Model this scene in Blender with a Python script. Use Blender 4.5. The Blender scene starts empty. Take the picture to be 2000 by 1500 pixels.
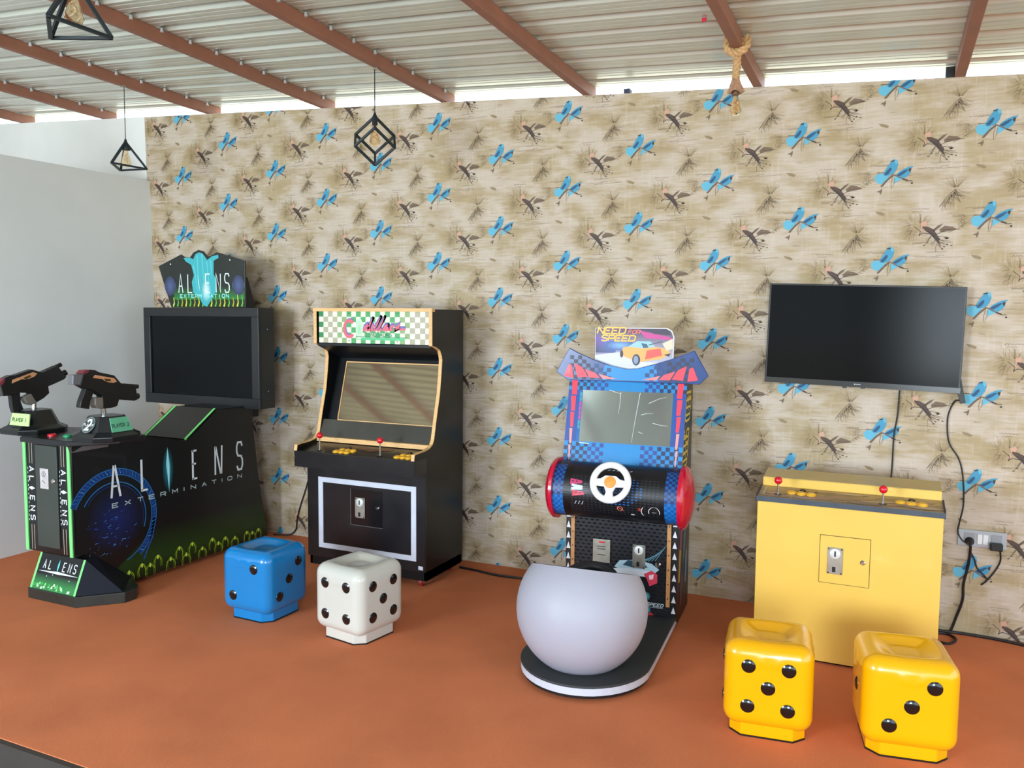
import bpy, bmesh, math, random
from mathutils import Vector, Matrix
random.seed(7)
S = bpy.context.scene
COL = S.collection
PI = math.pi

# ------------------------------------------------------------------ camera
cd = bpy.data.cameras.new('camera'); cam = bpy.data.objects.new('camera', cd); COL.objects.link(cam)
FPX = 1594.5; cd.sensor_width = 36.0; cd.lens = FPX / 2000 * 36; cd.clip_start = .05; cd.clip_end = 200
YAW, PIT, ROL = -.43067, -.07935, .00853
fw = Vector((math.sin(YAW) * math.cos(PIT), math.cos(YAW) * math.cos(PIT), math.sin(PIT)))
rt = Vector((math.cos(YAW), -math.sin(YAW), 0)); up = rt.cross(fw)
r2 = rt * math.cos(ROL) + up * math.sin(ROL); u2 = up * math.cos(ROL) - rt * math.sin(ROL)
mw = Matrix((r2, u2, -fw)).transposed().to_4x4(); mw.translation = (2.0223, -5.2747, 1.7952)
cam.matrix_world = mw
S.camera = cam

# ------------------------------------------------------------------ light and exposure
w = bpy.data.worlds.new('sky'); S.world = w; w.use_nodes = True
bg = w.node_tree.nodes['Background']; bg.inputs[0].default_value = (.72, .86, 1.0, 1); bg.inputs[1].default_value = 3.1
def area(name, loc, aim, sx, sy, power, col):
    l = bpy.data.lights.new(name, 'AREA'); l.shape = 'RECTANGLE'; l.size = sx; l.size_y = sy; l.energy = power; l.color = col
    o = bpy.data.objects.new(name, l); COL.objects.link(o); o.location = loc
    o.rotation_euler = (Vector(aim) - Vector(loc)).to_track_quat('-Z', 'Y').to_euler()
    return o
area('window_daylight', (3.4, -8.85, 1.75), (2.2, 0, .7), 1.9, 1.7, 240, (.78, .90, 1.0))
area('window_daylight', (-2.6, -8.85, 1.75), (-1.6, 0, 1.0), 1.9, 1.7, 400, (.78, .90, 1.0))
sun_d = bpy.data.lights.new('sun', 'SUN'); sun_d.energy = 7.5; sun_d.color = (1.0, .96, .89); sun_d.angle = .01
sun = bpy.data.objects.new('sun', sun_d); COL.objects.link(sun); sun.rotation_euler = Vector((.35, -.62, -1.0)).to_track_quat('-Z', 'Y').to_euler()
S.view_settings.view_transform = 'Standard'; S.view_settings.look = 'None'
S.view_settings.exposure = 0.1; S.view_settings.gamma = 1.0; S.view_settings.use_curve_mapping = False

# ------------------------------------------------------------------ helpers
def lin(v):
    v /= 255.0
    return v / 12.92 if v <= .04045 else ((v + .055) / 1.055) ** 2.4
def c(r, g, b): return (lin(r), lin(g), lin(b), 1.0)
MATS = {}
def mat(name, rgb, rough=.5, metal=0., var=.07, scale=9., bump=0., coat=0., stretch=(1, 1, 1), rvar=.06, spec=.5):
    if name in MATS: return MATS[name]
    m = bpy.data.materials.new(name); m.use_nodes = True; MATS[name] = m
    nt = m.node_tree; N = nt.nodes; L = nt.links; b = N['Principled BSDF']
    col = rgb if len(rgb) == 4 else c(*rgb)
    tc = N.new('ShaderNodeTexCoord'); mp = N.new('ShaderNodeMapping'); mp.inputs['Scale'].default_value = stretch
    ns = N.new('ShaderNodeTexNoise'); ns.inputs['Scale'].default_value = scale; ns.inputs['Detail'].default_value = 5
    L.new(tc.outputs['Object'], mp.inputs[0]); L.new(mp.outputs[0], ns.inputs['Vector'])
    rp = N.new('ShaderNodeValToRGB'); e = rp.color_ramp.elements
    e[0].position = .3; e[1].position = .7
    e[0].color = tuple(x * (1 - var) for x in col[:3]) + (1,); e[1].color = tuple(min(1, x * (1 + var)) for x in col[:3]) + (1,)
    L.new(ns.outputs['Fac'], rp.inputs[0]); L.new(rp.outputs[0], b.inputs['Base Color'])
    mr = N.new('ShaderNodeMapRange'); mr.inputs[3].default_value = max(.02, rough - rvar); mr.inputs[4].default_value = min(1, rough + rvar)
    L.new(ns.outputs['Fac'], mr.inputs[0]); L.new(mr.outputs[0], b.inputs['Roughness'])
    b.inputs['Metallic'].default_value = metal; b.inputs['Coat Weight'].default_value = coat; b.inputs['Coat Roughness'].default_value = .08
    b.inputs['Specular IOR Level'].default_value = spec
    if bump:
        bp = N.new('ShaderNodeBump'); bp.inputs['Strength'].default_value = bump; bp.inputs['Distance'].default_value = .01
        L.new(ns.outputs['Fac'], bp.inputs['Height']); L.new(bp.outputs[0], b.inputs['Normal'])
    return m
def inkmat(name, rough, coat=0.):
    m = bpy.data.materials.new(name); m.use_nodes = True
    nt = m.node_tree; b = nt.nodes['Principled BSDF']; a = nt.nodes.new('ShaderNodeAttribute'); a.attribute_name = 'Col'
    nt.links.new(a.outputs['Color'], b.inputs['Base Color']); b.inputs['Roughness'].default_value = rough; b.inputs['Coat Weight'].default_value = coat
    return m
INK = inkmat('printed_ink', .6); INKG = inkmat('glossy_print', .4, .08)

ROOTM = {}
def thing(name, label, cat, loc=(0, 0, 0), rz=0., group=None):
    o = bpy.data.objects.new(name, None); COL.objects.link(o); o.empty_display_size = .1
    o.location = loc; o.rotation_euler = (0, 0, rz); o['label'] = label; o['category'] = cat
    if group: o['group'] = group
    ROOTM[o.name] = Matrix.Translation(loc) @ Matrix.Rotation(rz, 4, 'Z')
    return o
def tag(o, label, cat, group=None):
    o['label'] = label; o['category'] = cat
    if group: o['group'] = group
    return o
def adopt(o, parent):
    o.parent = parent; ROOTM[o.name] = ROOTM.get(parent.name, Matrix.Identity(4))

class MB:
    def __init__(s): s.v = []; s.f = []
    def add(s, vs, fs):
        n = len(s.v); s.v += [tuple(v) for v in vs]; s.f += [tuple(i + n for i in f) for f in fs]; return s
    def box(s, x0, x1, y0, y1, z0, z1):
        return s.add([(x, y, z) for x in (x0, x1) for y in (y0, y1) for z in (z0, z1)],
                     [(0, 1, 3, 2), (4, 6, 7, 5), (0, 4, 5, 1), (2, 3, 7, 6), (0, 2, 6, 4), (1, 5, 7, 3)])
    def hexa(s, p):  # 8 points: bottom 4 then top 4
        return s.add(p, [(0, 3, 2, 1), (4, 5, 6, 7), (0, 1, 5, 4), (1, 2, 6, 5), (2, 3, 7, 6), (3, 0, 4, 7)])
    def prism(s, poly, axis, a, b):
        def P(u, v, t): return (t, u, v) if axis == 'x' else ((u, t, v) if axis == 'y' else (u, v, t))
        n = len(poly); vs = [P(u, v, a) for u, v in poly] + [P(u, v, b) for u, v in poly]
        return s.add(vs, [tuple(range(n))[::-1], tuple(range(n, 2 * n))] + [(i, (i + 1) % n, n + (i + 1) % n, n + i) for i in range(n)])
    def rings(s, rs, cap=True, closed=False):
        n = len(rs[0]); vs = [p for r in rs for p in r]; fs = []
        m = len(rs)
        for k in range(m if closed else m - 1):
            a = k * n; b = ((k + 1) % m) * n
            fs += [(a + i, a + (i + 1) % n, b + (i + 1) % n, b + i) for i in range(n)]
        if cap and not closed: fs += [tuple(range(n))[::-1], tuple(range((m - 1) * n, m * n))]
        return s.add(vs, fs)
    def tube(s, pts, r, n=8, cap=True, rad=None):
        pts = [Vector(p) for p in pts]; rs = []; ref = None
        for i, p in enumerate(pts):
            t = (pts[min(i + 1, len(pts) - 1)] - pts[max(i - 1, 0)]).normalized()
            if ref is None: ref = Vector((0, 0, 1)) if abs(t.z) < .9 else Vector((1, 0, 0))
            a = t.cross(ref).normalized(); b = a.cross(t); ref = b
            q = rad[i] if rad else r
            rs.append([p + a * (math.cos(2 * PI * k / n) * q) + b * (math.sin(2 * PI * k / n) * q) for k in range(n)])
        return s.rings(rs, cap)
    def cyl(s, p0, p1, r0, r1=None, n=20): return s.tube([p0, p1], r0, n, True, [r0, r0 if r1 is None else r1])
    def lathe(s, prof, o, n=28, axis=(0, 0, 1), cap=True):
        ax = Vector(axis).normalized(); ref = Vector((1, 0, 0)) if abs(ax.x) < .9 else Vector((0, 1, 0))
        a = ax.cross(ref).normalized(); b = ax.cross(a); o = Vector(o)
        return s.rings([[o + ax * h + a * (r * math.cos(2 * PI * k / n)) + b * (r * math.sin(2 * PI * k / n)) for k in range(n)] for r, h in prof], cap)
    def sphere(s, o, r, n=20, m=12, sc=(1, 1, 1)):
        o = Vector(o)
        return s.rings([[o + Vector((r * math.sin(t) * math.cos(2 * PI * k / n) * sc[0], r * math.sin(t) * math.sin(2 * PI * k / n) * sc[1], -r * math.cos(t) * sc[2])) for k in range(n)]
                        for t in [max(.02, min(PI - .02, PI * j / m)) for j in range(m + 1)]])
    def beam(s, p0, p1, wd, ht, upv=(0, 0, 1)):  # square bar between two points
        p0, p1 = Vector(p0), Vector(p1); t = (p1 - p0).normalized(); u = Vector(upv)
        if abs(t.dot(u)) > .95: u = Vector((1, 0, 0))
        a = t.cross(u).normalized() * (wd / 2); b = a.cross(t).normalized() * (ht / 2)
        return s.hexa([p0 - a - b, p0 + a - b, p1 + a - b, p1 - a - b, p0 - a + b, p0 + a + b, p1 + a + b, p1 - a + b])
    def build(s, name, m, parent=None, W=False, smooth=False, bevel=0., loc=None, label=None):
        me = bpy.data.meshes.new(name); me.from_pydata(s.v, [], s.f); me.update()
        bm = bmesh.new(); bm.from_mesh(me); bmesh.ops.recalc_face_normals(bm, faces=bm.faces); bm.to_mesh(me); bm.free()
        if W and parent is not None: me.transform(ROOTM.get(parent.name, Matrix.Identity(4)).inverted())
        if loc is not None: me.transform(Matrix.Translation(-Vector(loc)))
        if m: me.materials.append(m)
        if smooth:
            me.polygons.foreach_set('use_smooth', [True] * len(me.polygons)); me.set_sharp_from_angle(angle=math.radians(38))
        o = bpy.data.objects.new(name, me); COL.objects.link(o)
        if loc is not None: o.location = loc
        if parent is not None: adopt(o, parent)
        if bevel:
            b = o.modifiers.new('bevel', 'BEVEL'); b.width = bevel; b.segments = 2; b.limit_method = 'ANGLE'; b.angle_limit = math.radians(35)
        if label: o['label'] = label
        return o
def part(name, m, parent, fn, **k):
    b = MB(); fn(b); return b.build(name, m, parent, **k)
def twin(o, parent, loc=None, rot=None):
    q = o.copy(); COL.objects.link(q); adopt(q, parent)
    if loc is not None: q.location = loc
    if rot is not None: q.rotation_euler = rot
    return q
def struct(o): o['kind'] = 'structure'; return o

FONT = {'A': [[(0, 0), (.5, 1), (1, 0)], [(.2, .36), (.8, .36)]], 'C': [[(1, .9), (.8, 1), (.2, 1), (0, .8), (0, .2), (.2, 0), (.8, 0), (1, .1)]],
 'D': [[(0, 0), (0, 1), (.7, 1), (1, .8), (1, .2), (.7, 0), (0, 0)]], 'E': [[(1, 1), (0, 1), (0, 0), (1, 0)], [(0, .52), (.8, .52)]],
 'F': [[(1, 1), (0, 1), (0, 0)], [(0, .52), (.8, .52)]], 'G': [[(1, .9), (.8, 1), (.2, 1), (0, .8), (0, .2), (.2, 0), (.8, 0), (1, .2), (1, .5), (.6, .5)]],
 'I': [[(.5, 0), (.5, 1)]], 'L': [[(0, 1), (0, 0), (1, 0)]], 'M': [[(0, 0), (0, 1), (.5, .4), (1, 1), (1, 0)]], 'N': [[(0, 0), (0, 1), (1, 0), (1, 1)]],
 'O': [[(.2, 0), (0, .2), (0, .8), (.2, 1), (.8, 1), (1, .8), (1, .2), (.8, 0), (.2, 0)]], 'P': [[(0, 0), (0, 1), (.8, 1), (1, .85), (1, .6), (.8, .45), (0, .45)]],
 'R': [[(0, 0), (0, 1), (.8, 1), (1, .85), (1, .6), (.8, .45), (0, .45)], [(.5, .45), (1, 0)]],
 'S': [[(1, .85), (.8, 1), (.2, 1), (0, .85), (0, .65), (.2, .52), (.8, .48), (1, .35), (1, .15), (.8, 0), (.2, 0), (0, .15)]],
 'T': [[(0, 1), (1, 1)], [(.5, 1), (.5, 0)]], 'U': [[(0, 1), (0, .2), (.2, 0), (.8, 0), (1, .2), (1, 1)]], 'X': [[(0, 0), (1, 1)], [(0, 1), (1, 0)]],
 'Y': [[(0, 1), (.5, .5), (1, 1)], [(.5, .5), (.5, 0)]], 'H': [[(0, 0), (0, 1)], [(1, 0), (1, 1)], [(0, .5), (1, .5)]],
 '1': [[(.2, .8), (.5, 1), (.5, 0)]], '2': [[(0, .8), (.2, 1), (.8, 1), (1, .8), (1, .6), (0, .05), (1, .05)]], 'Z': [[(0, 1), (1, 1), (0, 0), (1, 0)]], ' ': []}
class Ink:
    """flat print on a plane: polygons carry their own colour"""
    def __init__(s, O=(0, 0, 0), U=(1, 0, 0), V=(0, 0, 1), N=None, fn=None):
        s.O = Vector(O); s.U = Vector(U); s.V = Vector(V); s.N = Vector(N) if N else s.U.cross(s.V).normalized(); s.fn = fn
        s.v = []; s.f = []; s.c = []; s.clip = None; s.base = .0008; s.step = .0004
    def P(s, u, v, ly):
        if s.clip: u, v = s.clip(u, v)
        off = s.base + ly * s.step
        if s.fn: return s.fn(u, v, off)
        return tuple(s.O + s.U * u + s.V * v + s.N * off)
    def poly(s, pts, col, ly=0):
        n = len(s.v); s.v += [s.P(u, v, ly) for u, v in pts]; s.f.append(tuple(range(n, n + len(pts))))
        s.c += list(col) if isinstance(col[0], (tuple, list)) else [col] * len(pts)
    def rect(s, u0, u1, v0, v1, col, ly=0): s.poly([(u0, v0), (u1, v0), (u1, v1), (u0, v1)], col, ly)
    def stroke(s, pts, wd, col, ly=0, w1=None):
        pts = [p for k, p in enumerate(pts) if k == 0 or math.hypot(p[0] - pts[k - 1][0], p[1] - pts[k - 1][1]) > 1e-6]
        n = len(pts) - 1
        if n < 1: return
        dr = []
        for k in range(n):
            a, b = pts[k], pts[k + 1]; d = math.hypot(b[0] - a[0], b[1] - a[1]); dr.append(((b[0] - a[0]) / d, (b[1] - a[1]) / d))
        loop = n > 2 and math.hypot(pts[0][0] - pts[-1][0], pts[0][1] - pts[-1][1]) < 1e-5
        L_, R_ = [], []
        for k in range(n + 1):
            d0 = dr[k - 1] if k > 0 else (dr[-1] if loop else dr[0]); d1 = dr[k] if k < n else (dr[0] if loop else dr[-1])
            mx, my = d0[0] + d1[0], d0[1] + d1[1]; q = math.hypot(mx, my)
            if q < .25: mx, my, q = d0[0], d0[1], 1.
            mx /= q; my /= q; cs = max(.42, mx * d0[0] + my * d0[1])
            h = (wd if w1 is None else wd + (w1 - wd) * k / n) / 2 / cs
            L_.append((pts[k][0] - my * h, pts[k][1] + mx * h)); R_.append((pts[k][0] + my * h, pts[k][1] - mx * h))
        for k in range(n): s.poly([L_[k], R_[k], R_[k + 1], L_[k + 1]], col, ly)
    def disc(s, u, v, r, col, ly=0, n=18, rv=None): s.poly([(u + r * math.cos(2 * PI * i / n), v + (rv or r) * math.sin(2 * PI * i / n)) for i in range(n)], col, ly)
    gk = 0
    def glow(s, u, v, ru, rv, ci, co, ly=0, n=18):
        s.gk += 1; ly += .05 * (s.gk % 18)
        for i in range(n):
            a, b = 2 * PI * i / n, 2 * PI * (i + 1) / n
            s.poly([(u, v), (u + ru * math.cos(a), v + rv * math.sin(a)), (u + ru * math.cos(b), v + rv * math.sin(b))], [ci, co, co], ly)
    def ring(s, u, v, r, wd, col, ly=0, a0=0., a1=2 * PI, n=36, rv=None):
        k = (rv or r) / r
        s.stroke([(u + r * math.cos(a0 + (a1 - a0) * i / n), v + r * k * math.sin(a0 + (a1 - a0) * i / n)) for i in range(n + 1)], wd, col, ly)
    def text(s, t, u, v, wd, ht, gap, sw, col, ly=0, shear=0., tr=None):
        for ch in t:
            for ln in FONT[ch]:
                pts = [(u + a * wd + shear * b * ht, v + b * ht) for a, b in ln]
                s.stroke([tr(*p) for p in pts] if tr else pts, sw, col, ly)
            u += (wd * .25 if ch == 'I' and False else wd) + gap
    def build(s, name, parent, m=INK, W=False, kind=None):
        me = bpy.data.meshes.new(name); me.from_pydata(s.v, [], s.f); me.update()
        at = me.color_attributes.new('Col', 'FLOAT_COLOR', 'CORNER')
        flat = []
        for f in s.f:
            for i in f: flat += list(s.c[i])
        at.data.foreach_set('color', flat)
        if W: me.transform(ROOTM.get(parent.name, Matrix.Identity(4)).inverted())
        me.materials.append(m); o = bpy.data.objects.new(name, me); COL.objects.link(o)
        if parent is not None: adopt(o, parent)
        if kind: o['kind'] = kind
        return o

# ------------------------------------------------------------------ shared materials
M_white_wall = mat('white_wall_paint', (232, 234, 232), .75, var=.03, scale=3, bump=.05)
M_partition = mat('grey_partition_paint', (222, 226, 226), .7, var=.03, scale=2.5, bump=.04)
M_black = mat('black_laminate', (12, 12, 14), .3, var=.15, scale=5, spec=.35)
M_blacksat = mat('black_satin', (16, 17, 20), .42, var=.12, scale=12, spec=.35)
M_blackpl = mat('black_plastic', (17, 18, 20), .38, var=.2, scale=20)
M_chrome = mat('chrome', (205, 205, 205), .18, 1., var=.05)
M_steel = mat('brushed_steel', (176, 172, 160), .35, .85, var=.08, scale=30)
M_red = mat('red_plastic', (214, 18, 40), .25, var=.05, coat=.4)
M_yellowbtn = mat('yellow_button_plastic', (240, 180, 40), .3, var=.06, coat=.3)
M_wood = mat('pale_wood_edge', (226, 180, 120), .5, var=.12, scale=18, stretch=(1, 1, 8))
M_cable = mat('black_cable', (18, 18, 20), .5, var=.1)
M_green = mat('green_edge_strip', (128, 232, 130), .4, var=.05)
def glassy(name, rgb, rough, spec=.5): return mat(name, rgb, rough, var=.1, scale=3, spec=spec, rvar=.015)

def ztop(x): return 3.296 - .0585 * x
def zraf(x, y): return ztop(x) - .012 * y

# ------------------------------------------------------------------ floor and walls
m = mat('orange_carpet', (208, 121, 80), .92, var=.10, scale=2.2, bump=.0, spec=.2)
nt = m.node_tree; N = nt.nodes; L = nt.links
n2 = N.new('ShaderNodeTexNoise'); n2.inputs['Scale'].default_value = 420; tc = N.new('ShaderNodeTexCoord'); L.new(tc.outputs['Object'], n2.inputs[0])
bp = N.new('ShaderNodeBump'); bp.inputs['Strength'].default_value = .35; bp.inputs['Distance'].default_value = .004
L.new(n2.outputs['Fac'], bp.inputs['Height']); L.new(bp.outputs[0], N['Principled BSDF'].inputs['Normal'])
struct(part('floor', m, None, lambda b: b.box(-9, 6.5, -3.14, .12, -.22, 0)))
struct(part('trim_1', mat('dark_stage_fascia', (58, 50, 44), .8, var=.15), None, lambda b: b.box(-9, 6.5, -3.165, -3.14, -.22, -.004)))
struct(part('floor_lower', mat('dark_lower_floor', (62, 54, 48), .85, var=.15, scale=6), None, lambda b: b.box(-9, 6.5, -9.2, -3.14, -.3, -.22)))
struct(part('ground', mat('pale_outdoor_ground', (192, 184, 160), .95, var=.15, scale=.6), None, lambda b: b.box(-60, 60, -70, 60, -.5, -.3)))
WX0 = -3.925
wall_back = struct(part('wall_back', M_white_wall, None, lambda b: b.prism([(-9, 0), (6.5, 0), (6.5, ztop(6.5)), (-9, ztop(-9))], 'y', .003, .12)))
# partition wall on the left, lower than the roof
struct(part('wall_left', M_partition, None, lambda b: b.hexa([(-3.99, -3.14, 0), (-3.86, -3.14, 0), (-3.86, .003, 0), (-3.99, .003, 0),
                                                              (-4.03, -3.14, 2.945), (-3.91, -3.14, 2.945), (-3.91, .003, 2.975), (-4.03, .003, 2.975)])))
struct(part('wall_far_left', M_white_wall, None, lambda b: b.box(-9.12, -9, -9.2, .12, -.3, 3.9)))
# wall behind the viewer with two wide openings to daylight
wr = part('wall_rear', mat('rear_wall_paint', (200, 192, 178), .8, var=.05), None, lambda b: b.box(-9, 6.5, -9.2, -9.05, -.3, .35)); struct(wr)
part('lintel', MATS['rear_wall_paint'], wr, lambda b: b.box(-9, 6.5, -9.2, -9.05, 2.95, 3.2))
for x_ in (-8.8, -5.2, -.6, 1.7, 5.2): part('pillar', MATS['rear_wall_paint'], wr, lambda b: b.box(x_ - .18, x_ + .18, -9.2, -9.05, .35, 2.95))

# wallpaper sheet
mwp = bpy.data.materials.new('wallpaper_ground'); mwp.use_nodes = True
nt = mwp.node_tree; N = nt.nodes; L = nt.links; b_ = N['Principled BSDF']; b_.inputs['Roughness'].default_value = .62; b_.inputs['Specular IOR Level'].default_value = .3
tc = N.new('ShaderNodeTexCoord')
def nz(scale, stretch, det=4, dist=0.):
    mp = N.new('ShaderNodeMapping'); mp.inputs['Scale'].default_value = stretch; L.new(tc.outputs['Object'], mp.inputs[0])
    n = N.new('ShaderNodeTexNoise'); n.inputs['Scale'].default_value = scale; n.inputs['Detail'].default_value = det; n.inputs['Distortion'].default_value = dist
    L.new(mp.outputs[0], n.inputs['Vector']); return n.outputs['Fac']
def ramp(src, p0, p1, c0, c1):
    r = N.new('ShaderNodeValToRGB'); e = r.color_ramp.elements; e[0].position = p0; e[1].position = p1; e[0].color = c0; e[1].color = c1
    L.new(src, r.inputs[0]); return r.outputs[0]
def mix(f, a, b, mode='MIX'):
    x = N.new('ShaderNodeMix'); x.data_type = 'RGBA'; x.blend_type = mode
    if isinstance(f, float): x.inputs[0].default_value = f
    else: L.new(f, x.inputs[0])
    for s_, v in ((6, a), (7, b)):
        if isinstance(v, tuple): x.inputs[s_].default_value = v
        else: L.new(v, x.inputs[s_])
    return x.outputs[2]
W0 = (0, 0, 0, 1); W1 = (1, 1, 1, 1)
pm = N.new('ShaderNodeMath'); pm.operation = 'MULTIPLY_ADD'; pm.inputs[1].default_value = .45
L.new(nz(1.0, (6.0, 1, 60.0), 3), pm.inputs[0]); L.new(nz(1.0, (3.4, 1, 5.0), 3, .5), pm.inputs[2])
base = mix(ramp(pm.outputs[0], .66, .86, W0, (.9, .9, .9, 1)), c(199, 185, 169), c(175, 156, 120))
base = mix(ramp(nz(1.0, (5.0, 1, 95.0), 3), .45, .75, W0, (.38, .38, .38, 1)), base, c(172, 152, 122))
base = mix(ramp(nz(1.0, (7.0, 1, 26.0), 2), .55, .75, W0, (.5, .5, .5, 1)), base, c(212, 199, 188))
base = mix(ramp(nz(1.0, (60.0, 1, 5.0), 2), .56, .8, W0, (.45, .45, .45, 1)), base, c(216, 204, 193))
# printed olive washes that repeat with the half-drop pattern
LX, LZ0 = .50216, 3.17707
sep = N.new('ShaderNodeSeparateXYZ'); L.new(tc.outputs['Object'], sep.inputs[0])
def mth(op, a, b=None, cc=None):
    n = N.new('ShaderNodeMath'); n.operation = op
    for k_, v in enumerate((a, b, cc)):
        if v is None: continue
        if isinstance(v, (int, float)): n.inputs[k_].default_value = v
        else: L.new(v, n.inputs[k_])
    return n.outputs[0]
gp_ = mth('MULTIPLY', sep.outputs[0], 1 / LX)
gq_ = mth('MULTIPLY', mth('ADD', mth('MULTIPLY_ADD', sep.outputs[0], .01702, -LZ0), sep.outputs[2]), 4.0)
wob = mth('MULTIPLY_ADD', nz(1.0, (14.0, 1, 70.0), 3), 1.3, -.65)
OL = c(164, 143, 104)
for (du, dv, ru, rv, al) in ((.10, .165, .12, .10, .85), (.15, .215, .10, .06, .6), (-.19, .13, .10, .13, .6), (.17, -.02, .16, .05, .7), (-.15, -.01, .10, .06, .7), (.03, -.12, .11, .06, .45), (.22, .10, .11, .06, .45), (-.05, .24, .12, .04, .4)):
    a1 = mth('SUBTRACT', gp_, du / LX); b1 = mth('SUBTRACT', gq_, dv * 4)
    sv = mth('MULTIPLY', mth('ADD', a1, b1), .5); tv_ = mth('MULTIPLY', mth('SUBTRACT', a1, b1), .5)
    ds_ = mth('SUBTRACT', sv, mth('ROUND', sv)); dt_ = mth('SUBTRACT', tv_, mth('ROUND', tv_))
    da = mth('MULTIPLY', mth('ADD', ds_, dt_), LX / ru); db = mth('MULTIPLY', mth('SUBTRACT', ds_, dt_), .25 / rv)
    d_ = mth('SQRT', mth('ADD', mth('MULTIPLY', da, da), mth('MULTIPLY', db, db)))
    f_ = mth('MULTIPLY', mth('MAXIMUM', mth('SUBTRACT', 1.0, mth('ADD', d_, wob)), 0.0), 1.2)
    base = mix(mth('MULTIPLY', mth('MINIMUM', f_, 1.0), al), base, OL)
L.new(base, b_.inputs['Base Color'])
wallpaper = part('wallpaper', mwp, wall_back, lambda b: b.prism([(WX0 + .03, 0), (6.5, 0), (6.5, ztop(6.5)), (WX0 - .03, ztop(WX0))], 'y', 0, .0025))

BL1, BL2, BL3 = c(66, 148, 184), c(96, 176, 204), c(32, 80, 118)
BR1, BR2, BR3 = c(84, 62, 52), c(116, 96, 76), c(62, 50, 46)
PINK, OLV, OLV2, SCR = c(204, 158, 136), c(166, 144, 104), c(146, 126, 94), c(120, 98, 74)
wp = Ink((0, 0, 0), (1, 0, 0), (0, 0, 1), (0, -1, 0)); wp.base = .0014
wp.clip = lambda u, v: (max(WX0, min(6.4, u)), max(.001, min(ztop(u) - .002, v)))
def motif(x, z, rnd):
    sx, sz = 1.1 / 2045., 1.08 / 1917.
    def B(*p): return [(x + (a - 400) * sx, z - (b - 605) * sz) for a, b in p]
    # pine needles: tuft beside the brown bird, tuft below-right
    nd = (OLV, OLV2, BR2)
    for i in range(34):
        a = .5 * PI + rnd.random() * 1.0 * PI; r = rnd.uniform(.05, .095); r0 = rnd.uniform(.008, .03)
        px, pz = x + .128 + rnd.uniform(-.02, .012), z + .195 + rnd.uniform(-.02, .02)
        wp.stroke([(px + r0 * math.cos(a), pz + r0 * math.sin(a)), (px + r * math.cos(a), pz + r * math.sin(a))], .0018, nd[i % 2], 0, .0009)
    for i in range(16):
        a = .12 * PI + rnd.random() * .55 * PI; r = rnd.uniform(.045, .08); px, pz = x + .16 + rnd.uniform(-.01, .01), z + .205
        wp.stroke([(px + .2 * r * math.cos(a), pz + .2 * r * math.sin(a)), (px + r * math.cos(a), pz + r * math.sin(a))], .0018, OLV, 0, .0009)
    tx, tz = x - .175, z + .168; ex, ez = tx - .08, tz - .098
    wp.stroke([(tx, tz), (tx - .03, tz - .028), (tx - .055, tz - .06), (ex, ez)], .0034, BR2, 1, .003)
    for i in range(40):
        t = rnd.random() ** 1.4; ox, oz = tx + (ex - tx) * t * .8, tz + (ez - tz) * t * .8
        a = -.72 * PI + rnd.random() * .72 * PI; r = rnd.uniform(.05, .10) * (1 - .35 * t); r0 = .006
        wp.stroke([(ox + r0 * math.cos(a), oz + r0 * math.sin(a)), (ox + r * math.cos(a), oz + r * math.sin(a))], .0018, nd[1 + i % 2], 0, .0009)
    for i in range(20):
        a = .25 * PI + rnd.random() * .6 * PI; r = rnd.uniform(.05, .09)
        wp.stroke([(tx + .01 * math.cos(a), tz + .01 * math.sin(a)), (tx + r * math.cos(a), tz + r * math.sin(a))], .0017, nd[i % 2], 0, .0009)
    # script lines and squiggles
    for (u, v, ln) in ((.19, .055, .11), (.13, .028, .13), (-.13, .058, .12), (-.19, .02, .07), (.10, -.2, .10), (.11, -.215, .06), (-.03, -.145, .04), (.24, .035, .05)):
        k = int(ln / .005); hh = .0045
        wp.stroke([(x + u + i * .005, z + v + hh * math.sin(i * 1.9 + u * 90) * (.35 + .65 * abs(math.sin(i * .63)))) for i in range(k)], .0014, SCR, 1)
    for (u, v, ln) in ((-.09, .052, .1), (-.19, .012, .12), (.08, -.008, .07), (-.07, -.012, .05), (.12, .102, .05), (-.22, -.045, .05)):
        wp.stroke([(x + u, z + v), (x + u + ln * .5, z + v + .002), (x + u + ln, z + v + .001)], .0016, SCR, 1)
    for i in range(7):
        u, v = -.135 + .012 * math.sin(i * 2.1), .002 - .009 * i
        wp.ring(x + u, z + v + .01, .008 + .003 * math.sin(i * 3.), .0014, SCR, 1, n=8)
    wp.stroke(B((20, 740), (110, 700), (215, 630)), .003, OLV2, 1)
    for i in range(6): wp.disc(x - .15 + .016 * i, z - .06 + .011 * i, .009, OLV, 0, 8, .004)
    # blue pair
    wp.poly(B((224, 612), (250, 588), (310, 584), (362, 604), (352, 642), (318, 676), (284, 692), (244, 674), (226, 642)), BL2, 2)
    wp.stroke(B((245, 574), (330, 580)), .003, BR3, 3)
    wp.poly(B((376, 468), (404, 445), (438, 454), (448, 500), (434, 552), (408, 590), (372, 606), (330, 612), (306, 596), (320, 560), (343, 520), (362, 490)), BL1, 3)
    wp.poly(B((316, 600), (338, 562), (366, 532), (384, 528), (386, 548), (366, 582), (340, 604)), BL3, 4)
    wp.poly(B((368, 462), (412, 454), (412, 466), (386, 472)), BR3, 4); wp.poly(B((404, 446), (438, 454), (444, 490), (426, 500), (412, 470)), BL2, 4); wp.poly(B((552, 548), (578, 546), (570, 584), (556, 578)), BR3, 4)
    wp.poly(B((430, 612), (520, 612), (505, 650), (470, 660), (420, 690), (415, 640)), BL2, 2)
    wp.poly(B((424, 614), (460, 578), (505, 550), (550, 532), (600, 526), (578, 548), (570, 588), (546, 622), (508, 644), (462, 642)), BL1, 3)
    wp.poly(B((430, 612), (478, 580), (530, 556), (548, 560), (510, 596), (470, 620)), BL3, 4)
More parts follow.
